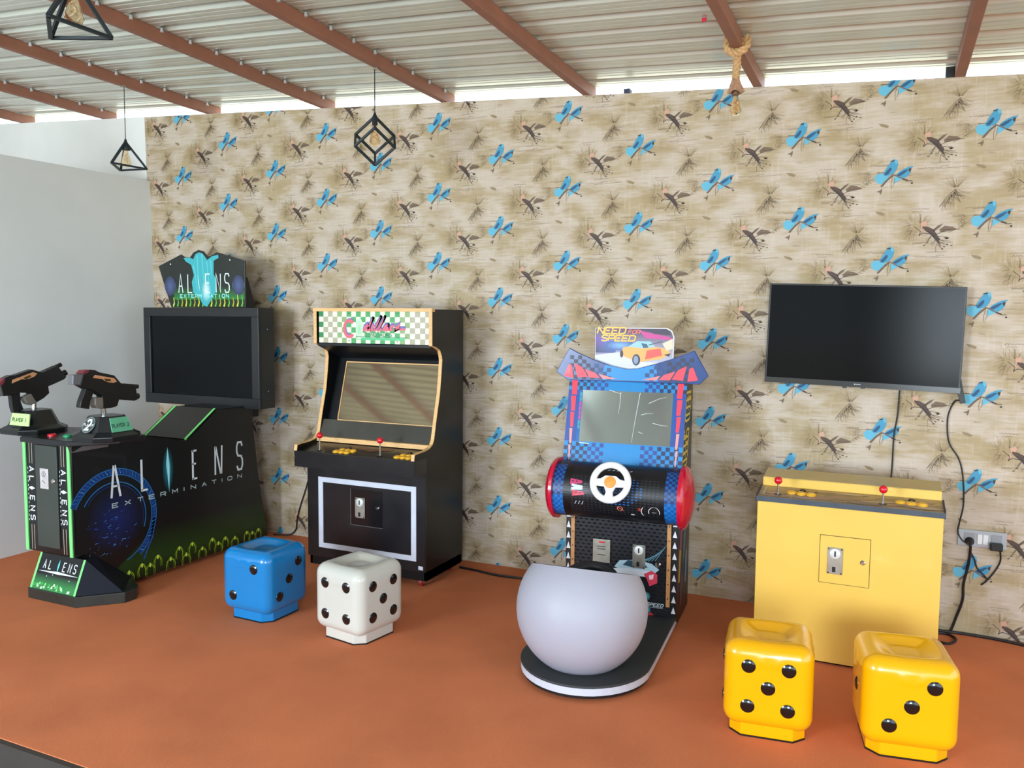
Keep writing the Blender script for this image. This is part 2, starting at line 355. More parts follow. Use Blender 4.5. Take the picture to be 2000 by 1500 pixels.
    wp.disc(x + 160 * sx, z + 42 * sz, .006, BR3, 5, 8)
    wp.stroke(B((288, 716), (345, 652), (402, 602), (440, 616), (500, 650), (548, 672), (592, 672)), .0085, BR2, 5, .0045)
    wp.stroke(B((300, 715), (350, 655), (400, 612)), .004, BR1, 6)
    wp.stroke(B((500, 650), (545, 668)), .008, BR3, 6)
    wp.stroke(B((402, 612), (385, 690), (392, 745)), .002, BR2, 4); wp.stroke(B((420, 630), (415, 690), (402, 720)), .0018, BR2, 4)
    wp.poly(B((245, 768), (285, 752), (300, 735), (300, 768), (285, 800), (278, 775)), BR2, 4)
    wp.disc(x + 188 * sx, z - 92 * sz, .0055, BR3, 4, 8)
    # brown bird
    B0 = B
    def B(*p): return B0(*[(760 + (a - 760) * 1.12, 290 + (b - 290) * 1.12) for a, b in p])
    wp.poly(B((698, 222), (738, 202), (756, 228), (738, 260), (704, 264)), PINK, 2)
    wp.poly(B((700, 262), (690, 330), (715, 300)), PINK, 2)
    wp.poly(B((712, 252), (760, 258), (808, 282), (834, 322), (868, 372), (852, 404), (828, 352), (790, 322), (750, 302), (720, 272)), BR1, 3)
    wp.poly(B((858, 288), (900, 254), (960, 264), (1012, 290), (950, 302), (868, 312)), BR2, 3)
    wp.poly(B((806, 292), (850, 250), (888, 232), (862, 266), (816, 302)), BR2, 3)
    wp.stroke(B((880, 290), (990, 288)), .003, BR1, 4)
    wp.poly(B((740, 285), (800, 310), (850, 370), (872, 430), (848, 400), (800, 345)), BR3, 4)
    for (p0, p1) in (((830, 330), (905, 300)), ((850, 350), (900, 345)), ((840, 365), (800, 420)), ((860, 390), (880, 440)), ((800, 330), (760, 380)), ((870, 400), (940, 430)), ((815, 285), (855, 245)), ((850, 420), (900, 470)), ((790, 350), (740, 420)), ((880, 380), (960, 395))):
        wp.stroke(B(p0, p1), .0045, BR2, 3, .0015)
    for (p0) in ((930, 420), (965, 432), (905, 440), (760, 400), (735, 425), (890, 460), (925, 368)): wp.disc(B(p0)[0][0], B(p0)[0][1], .006, BR2, 3, 7, .004)
    wp.stroke(B((640, 250), (700, 298), (690, 340)), .003, BR1, 3); wp.stroke(B((688, 332), (720, 312), (785, 322)), .004, BR1, 3)
    wp.poly(B((895, 352), (925, 350), (948, 366), (915, 376)), BR2, 3)
    wp.stroke(B((860, 372), (910, 400), (980, 408)), .003, BR2, 3, .0015); wp.stroke(B((850, 395), (835, 440), (838, 490)), .002, SCR, 3)
    for i in range(6): wp.ring(x + (760 + 28 * i - 400) * sx, z - (385 + 22 * (i % 3) - 605) * sz, .009, .0015, OLV2, 1, n=8)
    wp.stroke(B((640, 402), (740, 398)), .002, SCR, 2); wp.stroke(B((760, 540), (1080, 532)), .0015, SCR, 1)
    wp.poly(B((295, 100), (350, 108), (388, 128), (370, 145), (320, 128)), OLV2, 1)
LX, LZ0 = .50216, 3.17707
for i in range(-8, 9):
    for j in range(-2, 15):
        if (i + j) % 2: continue
        z0 = LZ0 - j * .25 + (-.0046 if i % 2 else 0) - .01702 * i * LX
        if z0 < -.25 or z0 > ztop(i * LX) + .28 or i * LX > 4.3: continue
        motif(i * LX, z0, random.Random(5))
wp.build('wallpaper_print', wallpaper, kind='stuff')

# ------------------------------------------------------------------ roof: rafters and ribbed sheets
ceiling = bpy.data.objects.new('ceiling', None); COL.objects.link(ceiling); struct(ceiling)
M_raf = mat('rust_primer_steel', (150, 100, 80), .55, var=.1, scale=7)
for xm in (-6.7, -5.557, -4.445, -3.198, -2.016, -.945, .144, 1.251, 2.345, 3.43, 4.53, 5.63):
    a, b2 = xm - .045, xm + .01; b = MB()
    y0, y1 = -9.3, .12
    b.hexa([(a, y0, zraf(a, y0)), (b2, y0, zraf(b2, y0)), (b2, y1, zraf(b2, y1)), (a, y1, zraf(a, y1))] + [(x_, y_, zraf(x_, y_) + .075) for x_, y_ in ((a, y0), (b2, y0), (b2, y1), (a, y1))])
    b.build('rafter', M_raf, ceiling, bevel=.004)
M_gap_light = mat('gap_light_pale', (226, 230, 232), .3, .4)  # pale studs added to stand in for daylight showing through the rib gaps
gap_spot_o = None
for xm in (-4.445, -3.198, -2.016, -.945):
    for k in range(13):
        y_ = .135 - .181 - .22 * k
        if gap_spot_o is None: gap_spot_o = part('gap_light_spot', M_gap_light, ceiling, lambda b: b.cyl((0, 0, -.012), (0, 0, .012), .011, .007, n=8)); q_ = gap_spot_o
        else: q_ = twin(gap_spot_o, ceiling)
        q_.location = (xm + .02, y_, zraf(xm, y_) + .066)
M_sheet = mat('galvanised_roof_sheet', (212, 216, 204), .26, .3, var=.06, scale=1.5, stretch=(.3, 6, 1), rvar=.05)
def sheet(x0, x1, dz):
    vs = []; fs = []; prof = []
    y = .135
    while y > -9.6:
        prof += [(y, 0), (y - .048, 0), (y - .053, .0025), (y - .06, .0025), (y - .065, 0), (y - .10, 0), (y - .105, .0025), (y - .112, .0025), (y - .117, 0), (y - .14, 0), (y - .166, .03), (y - .196, .03)]
        y -= .22
    for (yy, h) in prof:
        for x_ in (x0, x1): vs.append((x_, yy, zraf(x_, yy) + .0755 + h + dz))
    fs = [(2 * i, 2 * i + 1, 2 * i + 3, 2 * i + 2) for i in range(len(prof) - 1)]
    b = MB(); b.add(vs, fs); o = b.build('roof_sheet', M_sheet, ceiling)
    md = o.modifiers.new('thickness', 'SOLIDIFY'); md.thickness = .001; md.offset = 1
    return o
sheet(-9, -1.6, 0); sheet(-1.62, 2.14, .0012); sheet(2.12, 6.6, 0)

# ------------------------------------------------------------------ coin mech plate shared by machines
def coin_plate(parent, x, y, z, wd, ht, W=True):
    p = part('coin_mechanism', M_steel, parent, lambda b: b.box(x - wd / 2, x + wd / 2, y - .006, y, z - ht / 2, z + ht / 2), W=W, bevel=.002)
    part('coin_slot', M_blackpl, p, lambda b: b.box(x - .004, x + .004, y - .012, y - .0075, z + ht * .17, z + ht * .38), W=W)
    part('slot_bezel', mat('pale_slot_bezel', (214, 214, 210), .4, .2), p, lambda b: b.lathe([(.026 * wd / .075, .0), (.026 * wd / .075, .003), (.02 * wd / .075, .005)], (x, y - .006, z + ht * .27), 20, (0, -1, 0)), W=W, smooth=True)
    part('return_slot', M_blackpl, p, lambda b: b.box(x - .012, x + .004, y - .009, y - .006, z - ht * .42, z - ht * .22), W=W)
    for sx in (-1, 1):
        for sz in (-1, 1):
            part('screw', M_blackpl, p, lambda b: b.cyl((x + sx * wd * .41, y - .0085, z + sz * ht * .45), (x + sx * wd * .41, y - .006, z + sz * ht * .45), .004, n=8), W=W)
    return p
def joystick(parent, x, y, z, h=.085, r=.02, W=True):
    j = part('joystick', M_chrome, parent, lambda b: b.cyl((x, y, z), (x, y, z + h), .005, n=10), W=W, smooth=True)
    part('ball_top', M_red, j, lambda b: b.sphere((x, y, z + h), r), W=W, smooth=True)
    part('dust_washer', M_blackpl, j, lambda b: b.cyl((x, y, z - .002), (x, y, z + .002), .02, n=18), W=W, smooth=True)
def button(parent, x, y, z, m_, r=.0135, tilt=(0, 0, 1), W=True):
    return part('button', m_, parent, lambda b: b.lathe([(r * 1.12, -.002), (r * 1.12, .004), (r * .95, .006), (r * .78, .006), (r * .72, .009), (r * .3, .0098)], (x, y, z), 16, tilt), W=W, smooth=True)
# ------------------------------------------------------------------ gun arcade machine (far left)
T = thing('arcade_machine', 'black and green two player gun arcade machine with wide monitor by the partition wall', 'arcade machine', (-2.72, -1.0, 0))
XR = -2.49; XL = -2.935
M_dk = mat('black_gloss_cabinet', (12, 14, 16), .22, var=.2, scale=4)
body = part('body', M_dk, T, lambda b: b.prism([(-1.905, .30), (-1.905, 1.0), (-1.40, 1.0), (-1.0, .914), (-.715, 1.105), (-.33, 1.105), (-.33, .95), (-.27, .5), (-.18, .03), (-1.55, .03), (-1.88, .06), (-1.80, .27), (-1.80, .30)], 'x', XL, XR), W=True, bevel=.004)
ns = len(bpy.data.objects)
K = Ink((XR, 0, 0), (0, 1, 0), (0, 0, 1), (1, 0, 0)); K.base = .0012
WH = c(222, 232, 236); CY = c(96, 214, 232); BK = c(10, 13, 16); GRN = c(14, 46, 22)
K.poly([(-1.895, .305), (-1.895, .99), (-1.40, .995), (-1.0, .908), (-.715, 1.10), (-.335, 1.10), (-.335, .95), (-.275, .5), (-.188, .034), (-1.55, .034), (-1.79, .10), (-1.79, .305)], BK, -1)
# green haze printed along the foot of the panel, with small sprouting shapes
K.poly([(-1.66, .036), (-.195, .036), (-.21, .15), (-1.60, .15)], [c(14, 30, 12), c(14, 30, 12), c(22, 60, 18), c(22, 60, 18)], 0); K.poly([(-1.60, .15), (-.21, .15), (-.25, .36), (-1.28, .36)], [c(22, 60, 18), c(22, 60, 18), BK, BK], 0)
for i, (y, z) in enumerate([(-1.605, .082), (-1.516, .085), (-1.412, .105), (-1.345, .09), (-1.28, .129), (-1.17, .085), (-1.091, .141), (-1.03, .08), (-.972, .142), (-.879, .086), (-.779, .126), (-.72, .085), (-.649, .105), (-.55, .085), (-.42, .094), (-.36, .08), (-.292, .087)]):
    for sgn in (-1, 1):
        for k in range(2):
            wd = .016 + .012 * k
            K.stroke([(y, z + .022 - k * .012), (y + sgn * wd, z + .014 - k * .012), (y + sgn * (wd + .012), z - .022), (y + sgn * (wd + .008), z - .06)], .009 - k * .002, (c(176, 206, 40), c(96, 150, 30))[(i + k) % 2], 2, .002)
    K.disc(y, z + .012, .008, c(206, 230, 90), 3, 10, .016)
# generic blue ring ornament (stand-in for the printed figure)
DB, MBL = c(16, 52, 120), c(26, 110, 176)
cy, cz = -1.62, .47
K.glow(cy + .02, cz + .01, .215, .22, c(14, 34, 92), BK, 1, 30)
for r_, wd, col, a0, a1 in ((.325, .03, DB, -.62 * PI, 1.1 * PI * .85), (.345, .006, MBL, -.42 * PI, .92 * PI), (.305, .006, MBL, -.40 * PI, .9 * PI), (.255, .007, MBL, -.12 * PI, .82 * PI), (.235, .004, DB, -.1 * PI, .8 * PI)):
    K.ring(cy, cz, r_ * .98, wd, col, 2, -.3 * PI if a0 < -.4 * PI else a0, min(a1, .86 * PI), 40)
for i in range(44):
    a = -.28 * PI + i / 43. * 1.1 * PI
    K.stroke([(cy + .308 * math.cos(a), cz + .308 * math.sin(a)), (cy + .338 * math.cos(a + .05), cz + .338 * math.sin(a + .05))], .005, c(70, 160, 214) if i % 4 == 0 else MBL, 3, .002)
rq = random.Random(3)
for i in range(70):
    a, r_ = rq.uniform(0, 2 * PI), .19 * math.sqrt(rq.random()); y, z = cy - .03 + r_ * math.cos(a), cz - .07 + r_ * .8 * math.sin(a)
    K.stroke([(y, z), (y + rq.uniform(-.03, .03), z + rq.uniform(-.012, .012))], .004, (c(38, 80, 190), c(90, 150, 220), c(24, 50, 130))[i % 3], 2, .001)
K.stroke([(cy + .32, cz - .05), (cy + .29, cz - .18), (cy + .22, cz - .31)], .022, DB, 2, .006); K.stroke([(cy + .335, cz - .05), (cy + .30, cz - .18), (cy + .225, cz - .315)], .005, MBL, 3)
# lettering
lw_ = .016
K.stroke([(-1.634, .62), (-1.611, .832)], lw_, WH, 5); K.stroke([(-1.566, .622), (-1.603, .832)], lw_, WH, 5); K.stroke([(-1.62, .694), (-1.58, .694)], .013, WH, 5)
K.stroke([(-1.396, .836), (-1.396, .628)], lw_ * 1.1, WH, 5); K.stroke([(-1.404, .626), (-1.35, .626)], .014, WH, 5)
K.glow(-1.175, .735, .05, .15, c(20, 130, 150), BK, 3); K.poly([(-1.176, .892), (-1.156, .76), (-1.158, .70), (-1.168, .57), (-1.182, .70), (-1.192, .77)], CY, 4); K.poly([(-1.176, .88), (-1.166, .74), (-1.170, .60), (-1.18, .74)], WH, 5)
for a, bb in (((-.952, .836), (-.952, .622)),): K.stroke([a, bb], lw_ * 1.1, WH, 5)
for z_, e_ in ((.83, .915), (.735, .922), (.627, .912)): K.stroke([(-.956, z_), (-e_, z_)], .013, WH, 5)
for a, bb in (((-.737, .62), (-.735, .832)), ((-.73, .83), (-.683, .62)), ((-.676, .62), (-.668, .833))): K.stroke([a, bb], lw_, WH, 5)
K.text('S', -.514, .62, .058, .212, 0, .016, WH, 5)
for ch, y in zip('EXTERMINATION', (-1.61, -1.513, -1.413, -1.32, -1.223, -1.12, -1.039, -.953, -.851, -.753, -.674, -.593, -.49)):
    K.text(ch, y - .02, .556, .044, .026, 0, .0065, c(176, 196, 200), 5)
K.build('side_print', body, INKG, W=True)
# column front: trims, recessed door, lettering
for x_ in (XL + .012, XR - .024): part('edge_strip', M_green, body, lambda b: b.box(x_ - .012, x_ + .012, -1.912, -1.89, .30, 1.0), W=True)
M_olive = mat('dull_grey_door', (54, 60, 54), .45, var=.1, scale=3)
door = part('coin_door', M_olive, body, lambda b: b.box(-2.815, -2.615, -1.914, -1.904, .34, .985), W=True, bevel=.002)
pl = part('coin_mechanism', mat('pale_coin_plate', (206, 200, 200), .35, .3, var=.15, scale=25), door, lambda b: b.box(-2.767, -2.691, -1.921, -1.914, .712, .841), W=True, bevel=.003)
part('lock', M_chrome, door, lambda b: b.lathe([(.016, 0), (.016, .006), (.01, .012)], (-2.645, -1.914, .767), 14, (0, -1, 0)), W=True, smooth=True)
K = Ink((0, -1.905, 0), (1, 0, 0), (0, 0, 1), (0, -1, 0))
for xc in (-2.868, -2.572):
    K = Ink((0, -1.905, 0), (1, 0, 0), (0, 0, 1), (0, -1, 0))
    for k in (-.012, .012):
        K.stroke([(xc + k, 1.0), (xc + k, .862)], .004, c(190, 180, 160), 1); K.stroke([(xc + k, .47), (xc + k, .31)], .004, c(190, 170, 150), 1)
    zt = .826
    for ch, dz in (('A', 0), ('L', .062), ('E', .187), ('N', .252), ('S', .312)):   # letters lie on their side, reading downwards
        for ln in FONT[ch]: K.stroke([(xc - .016 + b_ * .040, zt + .014 - dz - a_ * .028) for a_, b_ in ln], .0075, WH, 2)
    K.poly([(xc - .03, zt - .122), (xc, zt - .110), (xc + .034, zt - .122), (xc, zt - .134)], WH, 2)
    for k, ch in enumerate('EXTERMINATION'): K.stroke([(xc - .030, zt + .01 - k * .0275), (xc - .030, zt - .004 - k * .0275)], .005, c(190, 200, 200), 2)
    K.build('column_print', body, INKG, W=True)
pl_ = Ink((-2.729, -1.921, .776), (1, 0, 0), (0, 0, 1), (0, -1, 0)); pl_.ring(0, .03, .016, .004, c(90, 90, 96), 0, n=16); pl_.stroke([(0, .04), (0, .02)], .004, c(60, 60, 66), 1); pl_.stroke([(-.015, -.01), (.012, -.03)], .006, c(110, 110, 116)); pl_.build('plate_marks', pl, W=True)
# slanted kick panel with lettering
lp = part('kick_panel', M_dk, T, lambda b: b.hexa([(-2.88, -1.935, .068), (-2.46, -1.935, .068), (-2.46, -1.84, .068), (-2.88, -1.84, .068), (-2.88, -1.852, .275), (-2.46, -1.852, .275), (-2.46, -1.82, .275), (-2.88, -1.82, .275)]), W=True)
vV = Vector((0, .083, .207)); hh = vV.length; vV.normalize()
K = Ink((-2.88, -1.935, .068), (1, 0, 0), vV, (0, -.93, .37))
K.rect(.0, .018, 0, hh, c(128, 232, 130)); K.rect(.402, .42, 0, hh, c(128, 232, 130))
K.poly([(.018, 0), (.402, 0), (.402, .035), (.018, .035)], c(40, 124, 60), 0); K.poly([(.018, .035), (.402, .035), (.402, .095), (.018, .095)], [c(40, 124, 60), c(40, 124, 60), BK, BK], 0)
rq = random.Random(9)
for i in range(26):
    u = .03 + rq.random() * .36; v = .008 + rq.random() * .03; K.poly([(u - .009, v - .006), (u + .008, v - .004), (u + .004, v + .012), (u - .006, v + .009)], (c(226, 246, 214), c(120, 214, 120), c(60, 170, 80))[i % 3], 2)
K.poly([(.03, .112), (.21, .122), (.40, .112), (.21, .106)], c(220, 244, 244), 2)
for ch, u in zip('ALENS', (.075, .125, .255, .305, .352)): K.text(ch, u - .011, .13, .022, .052, 0, .006, WH, 2)
K.poly([(.196, .125), (.204, .125), (.207, .165), (.200, .195), (.193, .165)], CY, 2)
for u, v in ((.12, .085), (.17, .098), (.33, .08)): K.disc(u, v, .004, c(200, 220, 220), 2, 8)
K.build('kick_print', lp, INKG, W=True)
part('plinth', mat('dark_plinth', (40, 42, 38), .4, var=.15), T, lambda b: b.prism([(-2.885, -1.945), (-2.45, -1.945), (-2.255, -1.745), (-2.255, -1.66), (-2.31, -1.60), (-2.48, -1.5), (-2.95, -1.5), (-3.08, -1.66), (-3.08, -1.745)], 'z', 0, .068), W=True, bevel=.004)
part('foot_fairing', mat('dark_blue_fairing', (12, 15, 28), .6, var=.25, scale=14, spec=.2), T, lambda b: b.add([(-2.46, -1.852, .275), (-2.455, -1.935, .07), (-2.275, -1.745, .07), (-2.488, -1.48, .05), (-2.49, -1.78, .29)],
     [(0, 1, 2), (0, 2, 4), (4, 2, 3), (1, 2, 3)]), W=True)
# ramp up to the monitor
rp_ = part('ramp_panel', mat('dark_brown_ramp', (38, 34, 30), .4, var=.1), T, lambda b: b.hexa([(-2.90, -1.0, .918), (XR, -1.0, .918), (XR, -.715, 1.108), (-2.90, -.715, 1.108), (-2.90, -1.004, .924), (XR, -1.004, .924), (XR, -.719, 1.114), (-2.90, -.719, 1.114)]), W=True)
for x_ in (-2.90, XR - .016): part('edge_strip', M_green, rp_, lambda b: b.beam((x_ + .008, -1.006, .921), (x_ + .008, -.72, 1.112), .016, .012), W=True)
# gun console
M_con = mat('console_black_moulding', (24, 26, 28), .3, var=.15, scale=6)
con = part('console', M_con, T, lambda b: b.prism([(-2.93, -1.93), (-2.49, -1.93), (-2.32, -1.70), (-2.32, -1.5), (-2.5, -1.42), (-2.92, -1.42), (-3.12, -1.5), (-3.12, -1.70)], 'z', .995, 1.03), W=True, bevel=.006)
part('console_skirt', mat('grey_brown_skirt', (96, 88, 86), .4, var=.08), con, lambda b: b.add([(-2.50, -1.925, 1.0), (-2.46, -1.66, 1.0), (-2.47, -1.66, .962), (-2.49, -1.915, .955), (-2.52, -1.66, .96)], [(0, 1, 2, 3), (1, 2, 4), (0, 3, 4), (2, 3, 4), (0, 1, 4)]), W=True)
def pod(cx, name_, num):
    cyy = -1.74
    def oct_(hx, hy, z, dx=0, dy=0, k=.55): return [(cx + dx + a * hx, cyy + dy + b_ * hy, z) for a, b_ in ((-k, -1), (k, -1), (1, -k), (1, k), (k, 1), (-k, 1), (-1, k), (-1, -k))]
    p = part('gun_pod', M_con, con, lambda b: b.rings([oct_(.165, .17, 1.028), oct_(.17, .175, 1.06), oct_(.13, .13, 1.085), oct_(.098, .095, 1.17), oct_(.093, .09, 1.178)]), W=True, bevel=.004)
    return p
for cx, num in ((-2.38, '2'), (-3.06, '1')):
    p = pod(cx, 'gun_pod', num)
    U = Vector((1, 0, 0)); V = Vector((0, .045, .085)).normalized()
    K = Ink((cx - .01, -1.857, 1.128), U, V, Vector((0, -.085, .045)).normalized())
    if num == '2':
        K.disc(0, 0, .052, c(54, 60, 62), 0, 24); K.ring(0, 0, .05, .003, c(150, 170, 170), 1, n=24); K.ring(0, 0, .041, .002, c(120, 140, 140), 1, n=24)
        K.text('2', -.016, -.034, .032, .066, 0, .013, c(236, 240, 240), 3); K.text('PLAYER', -.042, -.006, .010, .013, .0045, .003, c(220, 226, 226), 2)
        K.build('pod_print', p, INKG, W=True)
    # name plate
    if num == '2':
        pn = part('name_plate', mat('teal_name_plate', (96, 178, 140), .5, var=.05), p, lambda b: b.hexa([(cx + .131, -1.81, 1.085), (cx + .137, -1.81, 1.085), (cx + .137, -1.66, 1.085), (cx + .131, -1.66, 1.085), (cx + .10, -1.80, 1.17), (cx + .106, -1.80, 1.17), (cx + .106, -1.675, 1.17), (cx + .10, -1.675, 1.17)]), W=True)
        K = Ink((cx + .1268, -1.80, 1.112), (0, 1, 0), Vector((-.031, 0, .085)).normalized(), Vector((.085, 0, .031)).normalized()); K.text('PLAYER 2', 0, 0, .011, .022, .0045, .004, c(20, 60, 50), 1); K.build('plate_print', pn, W=True)
    else:
        pn = part('name_plate', mat('lime_name_plate', (196, 236, 150), .5, var=.05), p, lambda b: b.hexa([(cx - .03, -1.887, 1.09), (cx + .155, -1.887, 1.09), (cx + .155, -1.880, 1.09), (cx - .03, -1.880, 1.09), (cx - .025, -1.867, 1.165), (cx + .14, -1.867, 1.165), (cx + .14, -1.860, 1.165), (cx - .025, -1.860, 1.165)]), W=True)
        K = Ink((cx - .01, -1.882, 1.115), (1, 0, 0), (0, .26, .965), (0, -.965, .26)); K.text('PLAYER 1', 0, 0, .012, .022, .0055, .004, c(60, 90, 50), 1); K.build('plate_print', pn, W=True)
part('start_button', M_red, con, lambda b: b.lathe([(.026, 0), (.026, .01), (.018, .016)], (-2.78, -1.82, 1.03), 16), W=True, smooth=True)
part('start_button', mat('green_plastic', (24, 150, 96), .3), con, lambda b: b.lathe([(.026, 0), (.026, .01), (.018, .016)], (-2.66, -1.80, 1.03), 16), W=True, smooth=True)
# guns: silhouette across the barrel axis, local y along the gun, local z up
M_gun = mat('gun_black_plastic', (16, 17, 19), .36, var=.25, scale=18)
def gun(px, py, pz, tilt, yaw):
    g_m = Matrix.Translation((px, py, pz)) @ Matrix.Rotation(yaw, 4, 'Z') @ Matrix.Rotation(tilt, 4, 'X')
    k = .00056
    def G(pts): return [((a - 1250) * k, (590 - b) * k) for a, b in pts]
    def gp(name, m_, fn, parent, bev=0.004, sm=False):
        b = MB(); fn(b); b.v = [tuple(g_m @ Vector(v)) for v in b.v]; return b.build(name, m_, parent, W=True, bevel=bev, smooth=sm)
    g = gp('gun', M_gun, lambda b: b.prism(G([(972, 300), (1000, 272), (1060, 262), (1120, 270), (1170, 296), (1360, 342), (1400, 386), (1445, 436), (1640, 466), (1660, 640), (1620, 650), (1480, 628), (1415, 615), (1385, 690), (1300, 704), (1205, 700), (1195, 560), (1110, 500), (1010, 470), (930, 425)]), 'x', -.028, .028), con)
    gp('grip', M_gun, lambda b: b.prism(G([(1010, 462), (1112, 498), (1062, 600), (1042, 690), (930, 662), (945, 602)]), 'x', -.02, .02), g)
    gp('stock', mat('gun_grey_stock', (104, 104, 108), .4), lambda b: b.prism(G([(858, 308), (978, 308), (975, 420), (850, 410)]), 'x', -.024, .024), g)
    gp('foregrip', mat('gun_grey_foregrip', (112, 106, 98), .4), lambda b: b.prism(G([(1105, 570), (1202, 575), (1202, 702), (1132, 690), (1104, 650)]), 'x', -.03, .03), g)
    gp('side_stripe', mat('gun_orange_stripe', (204, 146, 104), .5), lambda b: b.prism(G([(1082, 352), (1110, 322), (1220, 345), (1350, 372), (1385, 412), (1340, 424), (1270, 412), (1225, 392), (1200, 372)]), 'x', -.0305, .0305), g, 0)
    gp('bolt_window', mat('gun_brass_window', (96, 80, 44), .3, .6), lambda b: b.prism(G([(1220, 368), (1300, 378), (1306, 402), (1240, 400)]), 'x', -.032, .032), g, 0)
    gp('red_sight', mat('gun_dark_red', (120, 40, 52), .4), lambda b: b.prism(G([(955, 302), (992, 268), (1048, 262), (1030, 292), (990, 308)]), 'x', -.029, .029), g, 0)
    ax = Vector((0, math.cos(-.13), math.sin(-.13)))
    for (a, b_, r_) in ((1668, 488, .014), (1668, 600, .020)):
        q = Vector((0,) + G([(a, b_)])[0]); gp('barrel', M_gun, lambda b: b.cyl(q - ax * .09, q + ax * .02, r_, n=14), g, 0, True)
    gp('trigger_guard', M_gun, lambda b: b.tube([(0,) + G([p])[0] for p in ((1100, 520), (1095, 560), (1115, 580), (1150, 578))], .004, 6), g, 0)
    q = Vector((0,) + G([(1230, 640)])[0]); q = g_m @ q
    part('gun_post', M_chrome, con, lambda b: b.cyl((px, py + .0, 1.17), (q.x, q.y, q.z), .016, n=14), W=True, smooth=True)
gun(-2.38, -1.755, 1.285, .0, .0)
gun(-3.06, -1.74, 1.29, .52, -.1)
# monitor
mon = part('monitor', mat('monitor_black_housing', (31, 33, 34), .4, var=.06), T, lambda b: b.box(-3.545, -2.335, -.40, -.245, 1.085, 1.865), W=True, bevel=.006)
for a_ in ((-3.545, -2.335, 1.795, 1.865), (-3.545, -2.335, 1.085, 1.165), (-3.545, -3.475, 1.165, 1.795), (-2.405, -2.335, 1.165, 1.795)):
    part('bezel', MATS['monitor_black_housing'], mon, lambda b: b.box(a_[0], a_[1], -.425, -.402, a_[2], a_[3]), W=True, bevel=.003)
part('screen', glassy('dark_monitor_glass', (6, 9, 11), .12, .25), mon, lambda b: b.box(-3.475, -2.405, -.410, -.402, 1.165, 1.795), W=True)
for z_ in (1.70, 1.22): part('screw', M_chrome, mon, lambda b: b.cyl((-2.335, -.33, z_), (-2.331, -.33, z_), .005, n=8), W=True)
part('monitor_neck', M_blacksat, T, lambda b: b.box(-3.2, -2.55, -.34, -.2, 1.0, 1.3), W=True)
# lit-style topper board
top = part('topper', mat('topper_dark_board', (36, 42, 38), .4, var=.12), T, lambda b: b.prism([(-3.427, 2.202), (-3.179, 2.291), (-3.139, 2.268), (-3.079, 2.267), (-3.041, 2.304), (-2.989, 2.322), (-2.945, 2.312), (-2.895, 2.268), (-2.859, 2.272), (-2.797, 2.3), (-2.514, 2.227), (-2.515, 1.867), (-3.296, 1.867)], 'y', -.365, -.35), W=True, bevel=.002)
part('topper_brace', M_black, T, lambda b: b.hexa([(-2.535, -.35, 1.866), (-2.515, -.35, 1.866), (-2.515, -.25, 1.866), (-2.535, -.25, 1.866), (-2.535, -.35, 2.1), (-2.515, -.35, 2.1), (-2.515, -.335, 2.1), (-2.535, -.335, 2.1)]), W=True)
K = Ink((0, -.365, 0), (1, 0, 0), (0, 0, 1), (0, -1, 0))
TD = c(36, 42, 38)
for u in (-3.30, -2.58):
    K.glow(u, 2.04, .06, .08, c(84, 98, 146), c(50, 58, 84), 1); K.ring(u, 2.04, .06, .005, c(110, 130, 170), 1, n=20)
K.poly([(-3.26, 1.93), (-2.52, 1.93), (-2.52, 2.03), (-3.26, 2.03)], [c(44, 130, 60), c(44, 130, 60), TD, TD], 0)
K.rect(-3.285, -2.52, 1.870, 1.93, c(20, 44, 24), 1)
rq = random.Random(4)
for i in range(17):
    u = -3.27 + i * .045; col = (c(216, 224, 60), c(110, 190, 60), c(180, 170, 40))[i % 3]
    K.stroke([(u, 1.874), (u + .012, 1.905), (u + .004, 1.94 + .03 * rq.random())], .016, col, 2, .005)
cyan = [(-3.146, 2.262), (-3.079, 2.264), (-3.042, 2.25), (-3.019, 2.288), (-2.982, 2.303), (-2.945, 2.294), (-2.917, 2.266), (-2.896, 2.241), (-2.844, 2.268), (-2.78, 2.279), (-2.775, 2.254), (-2.827, 2.234), (-2.83, 2.131), (-2.806, 2.087), (-2.812, 1.99), (-2.869, 1.914), (-2.907, 1.872), (-2.95, 1.887), (-2.985, 1.947), (-3.05, 1.986), (-3.063, 2.069), (-3.039, 2.123), (-3.066, 2.206), (-3.125, 2.235)]
K.poly(cyan, c(66, 178, 186), 3)
for a_, b_ in (((-3.0, 2.28), (-2.99, 2.02)), ((-2.95, 2.29), (-2.93, 2.02)), ((-2.90, 2.23), (-2.88, 2.06)), ((-3.04, 2.2), (-3.0, 2.0)), ((-2.86, 2.24), (-2.85, 2.1))): K.stroke([a_, b_], .010, c(104, 208, 214), 4, .004)
K.glow(-2.91, 2.0, .05, .09, c(226, 246, 246), c(66, 178, 186), 4)
for ch, u in zip('ALENS', (-3.205, -3.105, -2.915, -2.805, -2.715)):
    K.text(ch, u, 1.985, .045, .145, 0, .010, c(224, 244, 236), 6)
K.poly([(-3.0, 2.135), (-2.985, 2.07), (-2.975, 1.975), (-2.99, 2.06)], c(230, 248, 248), 6)
K.text('EXTERMINATION', -3.19, 1.945, .026, .026, .0145, .007, c(150, 232, 226), 6)
for u, v in ((-3.29, 2.215), (-2.66, 2.235), (-3.26, 1.895)): K.disc(u, v, .007, c(210, 216, 210), 5, 10)
K.build('topper_print', top, INKG, W=True)

